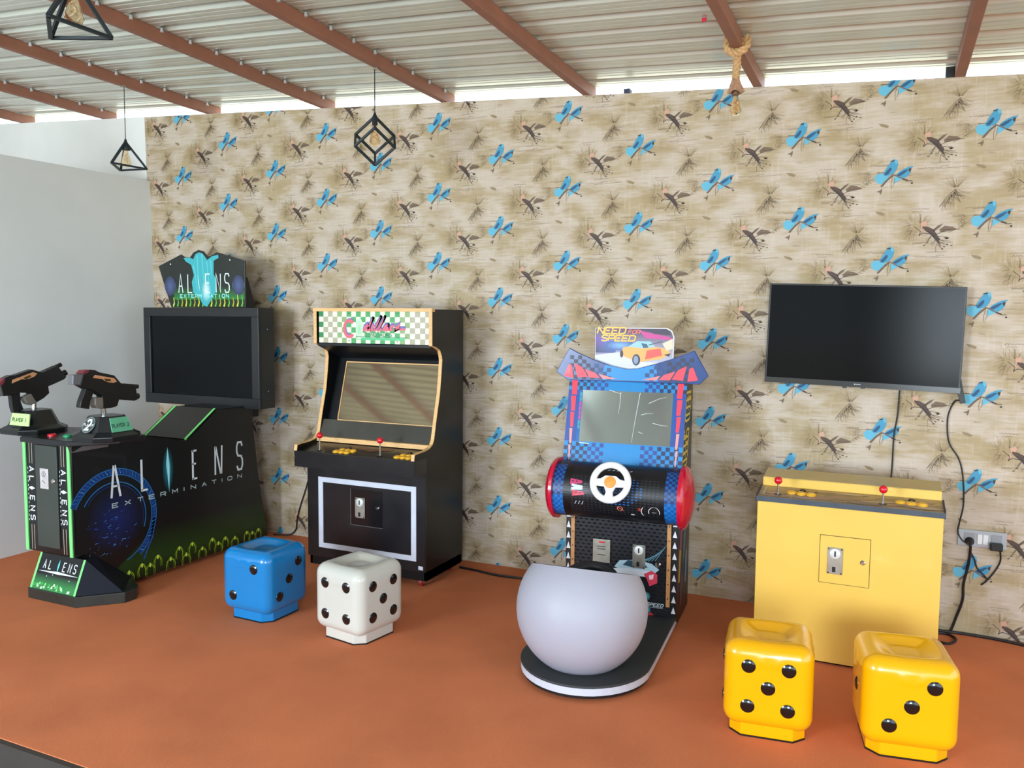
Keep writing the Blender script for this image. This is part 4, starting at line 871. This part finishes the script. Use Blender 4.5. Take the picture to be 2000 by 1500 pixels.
# globe seat: truncated shell open towards the machine
SC = Vector((-.013, -.575, .35)); RS = .33
def shell(b):
    n, mth = 56, 22; rs_o = []; rs_i = []
    t0 = math.acos(.272 / RS)           # bottom cut
    nrm = Vector((0, .30, .954)).normalized(); dcut = .188
    for R_, out in ((RS, rs_o), (RS - .018, rs_i)):
        for j in range(mth + 1):
            ring = []
            for k in range(n):
                a = 2 * PI * k / n
                # find polar limit where the shell meets the tilted opening
                lo, hi = t0, PI - .05
                for _ in range(22):
                    md = (lo + hi) / 2; p = Vector((R_ * math.sin(md) * math.cos(a), R_ * math.sin(md) * math.sin(a), -R_ * math.cos(md)))
                    if p.dot(nrm) < dcut: lo = md
                    else: hi = md
                t = t0 + (lo - t0) * j / mth
                ring.append(SC + Vector((R_ * math.sin(t) * math.cos(a), R_ * math.sin(t) * math.sin(a), -R_ * math.cos(t))))
            out.append(ring)
    b.rings(rs_o + rs_i[::-1], cap=True)
m = mat('white_translucent_plastic', (168, 166, 178), .5, var=.012, scale=3)
m.node_tree.nodes['Principled BSDF'].inputs['Subsurface Weight'].default_value = .15; m.node_tree.nodes['Principled BSDF'].inputs['Subsurface Scale'].default_value = .03
st = part('globe_seat', m, T, shell, smooth=True, label='round white glowing-style plastic seat shell')
nrm = Vector((0, .30, .954)).normalized()
part('seat_cushion', mat('black_vinyl_cushion', (34, 36, 42), .45, var=.1), st, lambda b: b.lathe([(.225, -.06), (.24, .0), (.235, .03), (.20, .05), (.10, .058), (.01, .06)], SC + nrm * .10 + Vector((0, .01, 0)), 36, nrm), smooth=True)
part('seat_back_pad', MATS['black_vinyl_cushion'], st, lambda b: b.tube([SC + Vector((.0 + .12 * math.sin(t),   .15 + .10 * math.cos(t), .125 + .012 * math.cos(t * 2))) for t in [-1.3 + .26 * k for k in range(11)]], .03, 10), smooth=True)

# ------------------------------------------------------------------ yellow arcade cabinet below the television
T = thing('arcade_pedestal', 'low yellow arcade cabinet with two red ball joysticks under the wall television', 'arcade machine', (1.865, -.6, 0))
M_yel = mat('yellow_laminate', (232, 190, 88), .3, var=.03, scale=3, coat=.15)
yb = part('body', M_yel, T, lambda b: b.prism([(-.80, .012), (-.80, .835), (-.60, .872), (-.60, .885), (-.43, .885), (-.43, .012)], 'x', 1.422, 2.308), W=True, bevel=.003)
ld = part('ledge', M_yel, T, lambda b: b.prism([(-.605, .884), (-.605, .932), (-.425, .952), (-.425, .884)], 'x', 1.422, 2.306), W=True, bevel=.003)
part('ledge_top', mat('tan_ledge_top', (196, 168, 104), .3, var=.08, scale=5), ld, lambda b: b.hexa([(1.424, -.603, .9325), (2.304, -.603, .9325), (2.304, -.427, .952), (1.424, -.427, .952), (1.424, -.603, .9345), (2.304, -.603, .9345), (2.304, -.427, .954), (1.424, -.427, .954)]), W=True)
pan = part('control_panel', mat('control_panel_art_base', (150, 124, 96), .25, var=.25, scale=4, stretch=(1, 4, 1)), T, lambda b: b.hexa([(1.418, -.803, .836), (2.312, -.803, .836), (2.312, -.61, .872), (1.418, -.61, .872), (1.418, -.803, .862), (2.312, -.803, .862), (2.312, -.61, .886), (1.418, -.61, .886)]), W=True, bevel=.002)
part('front_trim', mat('dark_slate_trim', (70, 78, 88), .3, var=.1), pan, lambda b: b.box(1.416, 2.314, -.8075, -.802, .837, .864), W=True)
for x_ in (1.412, 2.308): part('end_trim', M_blackpl, pan, lambda b: b.hexa([(x_, -.806, .834), (x_ + .008, -.806, .834), (x_ + .008, -.612, .872), (x_, -.612, .872), (x_, -.806, .868), (x_ + .008, -.806, .868), (x_ + .008, -.612, .892), (x_, -.612, .892)]), W=True)
K = Ink((1.418, -.803, .862), (1, 0, 0), Vector((0, .193, .024)).normalized(), (0, -.12, .99))
pc = [c(190, 160, 176), c(214, 186, 150), c(196, 140, 60), c(150, 110, 60), c(206, 176, 140), c(170, 120, 110), c(120, 96, 84)]
rq = random.Random(2)
for i in range(26):
    u, v = rq.uniform(.06, .84), rq.uniform(.03, .16); K.glow(u, v, rq.uniform(.05, .11), rq.uniform(.012, .03), pc[i % 7], c(150, 124, 96), i % 3, 14)
[K.stroke([(.36 + .016 * q_, .014), (.368 + .016 * q_, .026)], .006, c(96, 70, 60), 5) for q_ in range(15)]; K.stroke([(.03, .03), (.03, .17)], .004, c(210, 206, 200), 5)
K.build('panel_print', pan, INKG, W=True)
nV = (0, -.12, .99)
for x_ in (1.519, 2.032): joystick(pan, x_, -.745, .87, .075, .021)
for x_ in (1.585, 2.115):
    for k in range(3): button(pan, x_ + .05 * k, -.70 - (.012 if k == 2 else .006 * k), .8755, M_yellowbtn, .0225, nV)
    button(pan, x_ + .052, -.655, .881, M_blackpl, .015, nV)
# door seam shown as four dark joints around the door leaf
M_seam = mat('dark_joint', (90, 70, 26), .7)
dr = part('coin_door', M_yel, T, lambda b: b.box(1.745, 1.983, -.8025, -.799, .44, .688), W=True)
for a_ in ((1.742, 1.745, .437, .691), (1.983, 1.986, .437, .691), (1.745, 1.983, .437, .440), (1.745, 1.983, .688, .691)):
    part('door_joint', M_seam, dr, lambda b: b.box(a_[0], a_[1], -.8010, -.799, a_[2], a_[3]), W=True)
coin_plate(dr, 1.819, -.8025, .56, .075, .14)
part('lock', M_chrome, dr, lambda b: b.lathe([(.013, 0), (.013, .005), (.008, .01)], (1.951, -.8025, .567), 14, (0, -1, 0)), W=True, smooth=True)
part('plinth', M_black, T, lambda b: b.box(1.44, 2.29, -.78, -.45, 0, .013), W=True)

# ------------------------------------------------------------------ dice stools
H = .185
def dice_body(b):
    n = 26; r = .062; h = H
    idx = {}
    def P(x, y, z):
        key = (round(x, 5), round(y, 5), round(z, 5))
        if key in idx: return idx[key]
        hz = .188
        p = Vector((x * h, y * h, z * hz)); q = Vector((max(-h + r, min(h - r, p.x)), max(-h + r, min(h - r, p.y)), max(-hz + r, min(hz - r, p.z))))
        d = p - q; v = q + d.normalized() * r if d.length > 1e-9 else p
        if z > .999:
            rr = max(abs(v.x), abs(v.y)) * .5 + math.hypot(v.x, v.y) * .5; t = max(0, 1 - (rr / .135) ** 2); v.z -= .026 * (t * t * (3 - 2 * t)) + .004 * math.exp(-((rr - .06) / .012) ** 2)
        for ax in (0, 1):
            if abs((x, y)[ax]) > .999:
                u = (y, x)[ax] * h; w_ = (v.z - .112)
                dd = math.hypot(u / .042, w_ / .014); s_ = 1 if (x, y)[ax] > 0 else -1
                bump = .005 * math.exp(-((dd - 1) / .3) ** 2); v[ax] += s_ * bump
        b.v.append((v.x, v.y, v.z + .048 + hz)); idx[key] = len(b.v) - 1
        return idx[key]
    g = [-1 + 2 * i / n for i in range(n + 1)]
    for i in range(n):
        for j in range(n):
            a0, a1, c0, c1 = g[i], g[i + 1], g[j], g[j + 1]
            for s_ in (-1, 1):
                b.f.append((P(s_, a0, c0), P(s_, a1, c0), P(s_, a1, c1), P(s_, a0, c1)))
                b.f.append((P(a0, s_, c0), P(a1, s_, c0), P(a1, s_, c1), P(a0, s_, c1)))
                b.f.append((P(a0, c0, s_), P(a1, c0, s_), P(a1, c1, s_), P(a0, c1, s_)))
def chamf(h, k): return [(-h, -h + k), (-h + k, -h), (h - k, -h), (h, -h + k), (h, h - k), (h - k, h), (-h + k, h), (-h, h - k)]
M_pip = mat('black_gloss_spot', (14, 14, 16), .12, var=.1, coat=.5)
PIP = {1: [(0, 0)], 2: [(-1, -1), (1, 1)], 3: [(-1, -1), (0, 0), (1, 1)], 4: [(-1, -1), (1, 1), (-1, 1), (1, -1)], 5: [(-1, -1), (1, 1), (-1, 1), (1, -1), (0, 0)], 6: [(-1, -1), (-1, 0), (-1, 1), (1, -1), (1, 0), (1, 1)]}
pip_me = None; dmesh = None
def dice(label, rgb, x, y, rz, faces, ped=None, flip=()):
    global pip_me, dmesh
    T = thing('dice_stool', label, 'stool', (x, y, 0), rz, 'dice shaped stools')
    m_ = mat('dice_plastic_%d_%d_%d' % rgb, rgb, .22, var=.03, scale=3, coat=.35, rvar=.04)
    o = part('body', m_, T, dice_body, smooth=True)
    o.data.set_sharp_from_angle(angle=math.radians(80))
    bs = part('foot', m_, T, lambda b: b.prism(chamf(.157, .05), 'z', .006, .075), bevel=.004)
    part('foot_rim', MATS['dark_joint'] if False else M_blackpl, T, lambda b: b.prism(chamf(.158, .05), 'z', 0, .007))
    for side, num in faces.items():
        nx, ny = {'front': (0, -1), 'right': (1, 0), 'left': (-1, 0), 'back': (0, 1)}[side]
        for a, b_ in PIP[num]:
            if side in flip: a = -a
            t = Vector((-ny, nx, 0)); p = Vector((nx, ny, 0)) * (H - .0015) + t * (a * .082) + Vector((0, 0, .237 + b_ * .088))
            if pip_me is None:
                q = part('pip', M_pip, T, lambda b: b.lathe([(.0305, 0), (.0295, .003), (.024, .006), (.015, .0085), (.004, .0095)], (0, 0, 0), 24, (0, -1, 0)), smooth=True); pip_me = q.data
            else:
                q = bpy.data.objects.new('pip', pip_me); COL.objects.link(q); adopt(q, T)
            q.location = p; q.rotation_euler = (0, 0, math.atan2(nx, -ny))
dice('blue plastic dice stool with black spots in front of the gun arcade machine', (6, 120, 186), -1.36, -1.48, -.03, {'front': 2, 'right': 3, 'left': 5})
dice('white plastic dice stool with black spots in front of the checkered marquee cabinet', (200, 198, 188), -.658, -1.50, -.17, {'front': 4, 'right': 5, 'left': 1})
dice('yellow plastic dice stool showing five black spots in front of the yellow cabinet', (240, 170, 0), 1.597, -1.58, .12, {'front': 5, 'right': 1, 'left': 4}, flip=('front',))
dice('yellow plastic dice stool showing three black spots, nearest the lower right corner', (242, 174, 2), 2.142, -1.50, .16, {'front': 3, 'left': 1, 'right': 4})

# ------------------------------------------------------------------ television
T = thing('television', 'large black flat screen television mounted on the wallpapered wall', 'television', (1.88, -.03, 1.4))
tv = part('housing', M_blackpl, T, lambda b: b.hexa([(1.343, -.075, 1.425), (2.402, -.075, 1.400), (2.402, -.03, 1.400), (1.343, -.03, 1.425), (1.357, -.075, 2.026), (2.412, -.075, 1.994), (2.412, -.03, 1.994), (1.357, -.03, 2.026)]), W=True, bevel=.003)
part('screen', glassy('tv_dark_panel', (4, 5, 6), .16, .09), tv, lambda b: b.hexa([(1.353, -.078, 1.457), (2.392, -.078, 1.432), (2.392, -.074, 1.432), (1.353, -.074, 1.457), (1.366, -.078, 2.018), (2.403, -.078, 1.986), (2.403, -.074, 1.986), (1.366, -.074, 2.018)]), W=True)
part('lower_bezel', glassy('tv_gloss_bezel', (10, 10, 13), .2), tv, lambda b: b.hexa([(1.343, -.08, 1.425), (2.402, -.08, 1.400), (2.402, -.075, 1.400), (1.343, -.075, 1.425), (1.344, -.08, 1.455), (2.403, -.08, 1.430), (2.403, -.075, 1.430), (1.344, -.075, 1.455)]), W=True)
K = Ink((1.852, -.08, 1.424), (1, 0, -.023), (0, 0, 1), (0, -1, 0)); K.disc(.003, .006, .004, c(200, 204, 210), 0, 8); [K.stroke([(.010 + .0052 * q_, .006), (.0138 + .0052 * q_, .006)], .006, c(170, 174, 180)) for q_ in range(5)]; K.build('maker_mark', tv, W=True)
for x_ in (1.80, 1.90): part('sensor_lip', M_blackpl, tv, lambda b: b.box(x_ - .012, x_ + .012, -.078, -.06, 1.405, 1.414), W=True)
part('wall_bracket', M_blacksat, T, lambda b: b.box(1.65, 2.1, -.03, -.006, 1.55, 1.85), W=True)

def cable(name, label, pts, r, y=None):
    P = [Vector(p) for p in pts]; out = []
    for i in range(len(P) - 1):       # smooth the run
        p0, p1, p2, p3 = P[max(0, i - 1)], P[i], P[i + 1], P[min(len(P) - 1, i + 2)]
        for k in range(6):
            t = k / 6.; out.append(.5 * ((2 * p1) + (p2 - p0) * t + (2 * p0 - 5 * p1 + 4 * p2 - p3) * t * t + (3 * p1 - p0 - 3 * p2 + p3) * t ** 3))
    out.append(P[-1]); b = MB(); b.tube(out, r, 7); o = b.build(name, M_cable, None, smooth=True)
    return tag(o, label, 'cable')
T = thing('streaming_stick', 'dark grey streaming stick hanging at the lower right corner of the television', 'media stick', (2.405, -.05, 1.4))
part('case', mat('dark_grey_stick', (54, 60, 58), .45), T, lambda b: b.beam((2.391, -.055, 1.478), (2.42, -.045, 1.343), .03, .012, (0, 1, 0)), W=True, bevel=.003)
part('plug_tip', M_steel, T, lambda b: b.beam((2.391, -.055, 1.478), (2.388, -.056, 1.492), .014, .006, (0, 1, 0)), W=True)
def yy(pts, y=-.012): return [(a, y, b_) for a, b_ in pts]
cable('power_cord', 'thin black cord from the streaming stick down to the wall socket', [(2.408, -.046, 1.36)] + yy([(2.38, 1.346), (2.353, 1.271), (2.352, 1.182), (2.368, 1.101), (2.419, 1.016), (2.444, .908), (2.453, .761), (2.438, .655), (2.433, .595), (2.458, .55)]) + [(2.482, -.02, .545)], .0042)
cable('power_cord', 'thin black cord hanging straight from the television behind the yellow cabinet', yy([(2.096, 1.40), (2.091, 1.256), (2.077, 1.134), (2.075, .982), (2.072, .859), (2.07, .7)]), .0045)
T = thing('wall_socket', 'grey wall socket plate with two black plugs beside the yellow cabinet', 'socket', (2.553, -.004, .57))
sp = part('plate', mat('grey_socket_plate', (168, 172, 176), .4, .2, var=.05), T, lambda b: b.box(2.432, 2.676, -.012, -.0005, .521, .617), W=True, bevel=.003)
part('socket_face', mat('pale_socket_face', (150, 152, 156), .4), sp, lambda b: b.box(2.465, 2.518, -.015, -.012, .54, .60), W=True, bevel=.002)
part('socket_face', MATS['pale_socket_face'], sp, lambda b: b.box(2.60, 2.652, -.015, -.012, .54, .60), W=True, bevel=.002)
for k in range(2): part('rocker_switch', mat('white_switch', (226, 228, 230), .35), sp, lambda b: b.box(2.530 + .028 * k, 2.556 + .028 * k, -.019, -.012, .54, .598), W=True, bevel=.003)
p1 = part('plug', M_blackpl, T, lambda b: b.lathe([(.024, 0), (.024, .012), (.018, .02), (.012, .035)], (2.492, -.015, .553), 18, (0, -1, -.1)), W=True, smooth=True)
p2 = part('plug', M_blackpl, T, lambda b: b.box(2.592, 2.655, -.055, -.015, .518, .56), W=True, bevel=.006)
cable('power_cord', 'thick black cord running from the left plug down to the floor', [(2.493, -.045, .545), (2.497, -.04, .51)] + yy([(2.493, .407), (2.475, .30), (2.474, .203), (2.447, .099)]) + [(2.419, -.02, .012), (2.39, -.03, .008)], .0075)
cable('power_cord', 'black cord looping between the two plugs below the wall socket', [(2.50, -.04, .515)] + yy([(2.501, .49), (2.522, .45), (2.539, .399), (2.588, .343), (2.562, .306), (2.575, .318), (2.592, .338), (2.63, .402), (2.65, .458)]) + [(2.645, -.03, .515)], .0045)
cable('floor_cable', 'black cable lying on the carpet along the foot of the wallpapered wall', [(2.2, -.03, .008), (2.373, -.03, .008), (2.45, -.018, .008), (2.55, -.02, .008), (2.65, -.03, .008), (2.78, -.06, .008), (3.0, -.12, .008), (3.4, -.16, .008), (4.2, -.1, .008), (5.2, -.14, .008), (6.4, -.1, .008)], .008)
cable('floor_cable', 'short loop of black cable on the carpet behind the yellow cabinet', [(2.25, -.08, .008), (2.365, -.063, .008), (2.414, -.073, .008), (2.441, -.135, .008), (2.405, -.218, .008), (2.354, -.218, .008), (2.25, -.2, .008)], .007)
cable('power_cord', 'thin black cord falling beside the left edge of the checkered marquee cabinet', yy([(-2.13, .62), (-2.194, .519), (-2.237, .401), (-2.297, .247), (-2.33, .137), (-2.342, .058)]) + [(-2.385, -.03, .012), (-2.45, -.06, .007), (-2.52, -.08, .006)], .005)
cable('floor_cable', 'black cable on the carpet between the marquee cabinet and the racing machine', [(-.72, -.19, .008), (-.687, -.19, .008), (-.577, -.203, .008), (-.4, -.233, .008), (-.191, -.218, .008), (.1, -.2, .008), (.3, -.15, .008)], .008)

# ------------------------------------------------------------------ hanging lamps
M_lamp = mat('dark_teal_lamp_frame', (22, 34, 42), .45, var=.12)
def bulb_mat():
    m = bpy.data.materials.new('amber_bulb_glass'); m.use_nodes = True; nt = m.node_tree; b = nt.nodes['Principled BSDF']
    n = nt.nodes.new('ShaderNodeTexNoise'); n.inputs['Scale'].default_value = 12; r = nt.nodes.new('ShaderNodeValToRGB'); r.color_ramp.elements[0].color = (.98, .72, .42, 1); r.color_ramp.elements[1].color = (1, .86, .64, 1)
    nt.links.new(n.outputs[0], r.inputs[0]); nt.links.new(r.outputs[0], b.inputs['Base Color']); b.inputs['Transmission Weight'].default_value = 1.; b.inputs['Roughness'].default_value = .02; b.inputs['IOR'].default_value = 1.08
    return m
M_bulb = bulb_mat(); M_fil = mat('filament', (210, 150, 80), .4, .6)
def bulb(T, x, y, z, L_=.13, r=.034):   # z is the top of the glass
    bl = part('bulb', M_bulb, T, lambda b: b.lathe([(.012, 0), (.014, -.015), (.020, -.04), (r * .85, -L_ * .6), (r, -L_ * .78), (r * .8, -L_ * .93), (r * .3, -L_), (.002, -L_ - .001)], (x, y, z), 20), W=True, smooth=True)
    part('filament', M_fil, bl, lambda b: b.tube([(x + .012 * math.cos(k * 1.3), y + .012 * math.sin(k * 1.3), z - .03 - .006 * k) for k in range(12)], .0012, 5), W=True)
def cord_to(T, x, y, z0, z1, W=True):
    part('cord', M_cable, T, lambda b: b.tube([(x, y, z0), (x, y, z1)], .003, 6), W=True)
def pyramid(label, apex, base, zr_):
    T = thing('pendant_lamp', label, 'lamp', (apex[0], apex[1], base[0][2]), 0, 'open frame pendant lamps')
    for k in range(3):
        part('frame_bar', M_lamp, T, lambda b: b.beam(base[k], base[(k + 1) % 3], .016, .012), W=True)
        part('frame_bar', M_lamp, T, lambda b: b.beam(base[k], apex, .014, .014), W=True)
    part('lamp_holder', M_lamp, T, lambda b: b.lathe([(.006, .02), (.012, .0), (.035, -.045), (.032, -.06), (.018, -.062)], apex, 16), W=True, smooth=True)
    bulb(T, apex[0], apex[1], apex[2] - .055, .13, .036)
    cord_to(T, apex[0], apex[1], apex[2] + .015, zr_)
    part('rafter_clip', M_steel, T, lambda b: b.box(apex[0] - .02, apex[0] + .012, apex[1] - .012, apex[1] + .012, zr_ - .008, zr_ + .004), W=True)
pyramid('black triangular wire pendant lamp above the gun arcade machine', (-3.19, -.852, 3.085), [(-3.14, -1.02, 2.90), (-3.35, -.77, 2.90), (-3.11, -.735, 2.90)], zraf(-3.19, -.85) - .003)
pyramid('black triangular wire pendant lamp cut off by the top left of the picture', (-.985, -2.95, 3.135), [(-.925, -3.107, 2.93), (-1.152, -2.933, 2.93), (-.92, -2.83, 2.93)], zraf(-.96, -2.95) - .003)
T = thing('pendant_lamp', 'black cube shaped wire pendant lamp hanging above the marquee cabinet', 'lamp', (-.99, -.835, 2.766), 0, 'open frame pendant lamps')
a_ = .174; top_ = Vector((-.99, -.835, 3.067)); az = math.atan2(-4.44, 3.0); rr_ = a_ * math.sqrt(2 / 3.)
U3 = [top_ + Vector((rr_ * math.cos(az + k * 2 * PI / 3), rr_ * math.sin(az + k * 2 * PI / 3), -a_ / math.sqrt(3))) for k in range(3)]
L3 = [top_ + Vector((rr_ * math.cos(az + PI / 3 + k * 2 * PI / 3), rr_ * math.sin(az + PI / 3 + k * 2 * PI / 3), -2 * a_ / math.sqrt(3))) for k in range(3)]
bot_ = top_ - Vector((0, 0, a_ * math.sqrt(3)))
for k in range(3):
    for p, q in ((top_, U3[k]), (U3[k], L3[k]), (U3[k], L3[(k + 2) % 3]), (L3[k], bot_)): part('frame_bar', M_lamp, T, lambda b: b.beam(p, q, .014, .014), W=True)
part('lamp_holder', M_lamp, T, lambda b: b.lathe([(.006, .025), (.010, .01), (.016, .0), (.018, -.05), (.012, -.055)], top_, 16), W=True, smooth=True)
bulb(T, top_.x, top_.y, top_.z - .05, .13, .036)
cord_to(T, top_.x, top_.y, top_.z + .02, zraf(-.97, -.835))
part('rafter_clip', M_steel, T, lambda b: b.box(-1.0, -.96, -.85, -.82, zraf(-.98, -.83) - .008, zraf(-.98, -.83) - .001), W=True)
# rope pendant
T = thing('rope_lamp', 'twisted jute rope pendant lamp with bare amber bulb tied around a rafter', 'lamp', (1.232, -.711, 2.9))
M_rope = mat('jute_rope', (196, 156, 108), .85, var=.2, scale=60)
zr0 = zraf(1.23, -.71)
def strand(b, path, ph, R_=.0115, r_=.0108, turns=30.):
    P = [Vector(p) for p in path]; out = []; d = 0.
    for i, p in enumerate(P):
        t = (P[min(i + 1, len(P) - 1)] - P[max(i - 1, 0)]).normalized(); ref = Vector((0, 1, 0)) if abs(t.y) < .9 else Vector((1, 0, 0))
        u = t.cross(ref).normalized(); v = t.cross(u); out.append(p + (u * math.cos(d * 75 + ph) + v * math.sin(d * 75 + ph)) * R_)
        if i + 1 < len(P): d += (P[i + 1] - p).length
    b.tube(out, r_, 7)
hang = [(1.238 - .012 * (k / 40.), -.711, zr0 + .05 - (zr0 + .05 - 3.085) * k / 40.) for k in range(41)]
xr = 1.2335; wx, wz = .055, .058
wrap = [(xr + wx * math.cos(t), -.73 - .012 * (t / PI), zr0 + .035 + wz * math.sin(t)) for t in [-.1 + 2 * PI * 1.0 * k / 50. for k in range(51)]]
def wrapz(p): return (p[0], p[1], min(p[2], zr0 + .072))
for nm, pth in (('rope', [(p[0] + .028, p[1] - .01, p[2]) if k < 3 else (p[0] + .028 * max(0, 1 - k / 14.), p[1] - .03 * max(0, 1 - k / 25.) , p[2]) for k, p in enumerate(hang)]), ('rope_knot', [(xr - .05, -.74, zr0 + .06), (xr - .052, -.742, zr0 + .03), (xr - .045, -.745, zr0 - .005), (xr - .02, -.748, zr0 - .02), (xr + .01, -.748, zr0 - .022), (xr + .035, -.745, zr0 - .012), (xr + .05, -.74, zr0 + .01), (xr + .052, -.738, zr0 + .04), (xr + .04, -.735, zr0 + .06)])):
    b = MB()
    if nm == 'rope_knot':
        P = [Vector(p) for p in pth]; pth = []
        for i in range(len(P) - 1):
            for k in range(6): pth.append(P[i].lerp(P[i + 1], k / 6.))
    for s_ in range(3): strand(b, pth, s_ * 2 * PI / 3)
    b.build(nm, M_rope, T, W=True, smooth=True)
def tassel(b):
    for k in range(26):
        a = 2 * PI * k / 26; jit = .006 * math.sin(k * 7.)
        b.tube([(1.226 + .008 * math.cos(a), -.711 + .008 * math.sin(a), 3.095), (1.227 + .024 * math.cos(a), -.711 + .024 * math.sin(a), 3.055), (1.228 + (.04 + jit) * math.cos(a), -.711 + (.04 + jit) * math.sin(a), 3.012 + jit)], .0062, 5)
ts = part('frayed_skirt', mat('frayed_jute', (178, 138, 110), .9, var=.25, scale=70), T, tassel, W=True, smooth=True); ts['kind'] = 'stuff'
part('lamp_holder', mat('brown_holder', (110, 80, 60), .5), T, lambda b: b.cyl((1.228, -.711, 3.06), (1.228, -.711, 3.0), .018, n=14), W=True, smooth=True)
bulb(T, 1.23, -.711, 3.005, .112, .03)
# small things on the roof and wall top
tag(part('bracket_block', M_blackpl, None, lambda b: b.box(2.255, 2.30, .0, .10, ztop(2.28) + .001, ztop(2.28) + .06), bevel=.003), 'black block on the wall top beside the right hand rafter', 'block')
tag(part('bracket_block', mat('navy_block', (36, 44, 70), .5), None, lambda b: b.box(.385, .425, .0, .06, ztop(.4) + .001, ztop(.4) + .03), bevel=.003), 'small navy block on the wall top above the racing machine', 'block')
tag(part('red_tag', mat('red_tag_paper', (206, 30, 60), .6), None, lambda b: b.hexa([(1.10, -1.0, zraf(1.1, -1) + .058), (1.125, -1.01, zraf(1.1, -1) + .058), (1.125, -1.012, zraf(1.1, -1) + .058), (1.10, -1.002, zraf(1.1, -1) + .058), (1.098, -1.0, zraf(1.1, -1) + .092), (1.126, -1.01, zraf(1.1, -1) + .092), (1.126, -1.012, zraf(1.1, -1) + .092), (1.098, -1.002, zraf(1.1, -1) + .092)])), 'small red tag stuck to the roof sheet beside the rope lamp', 'tag')
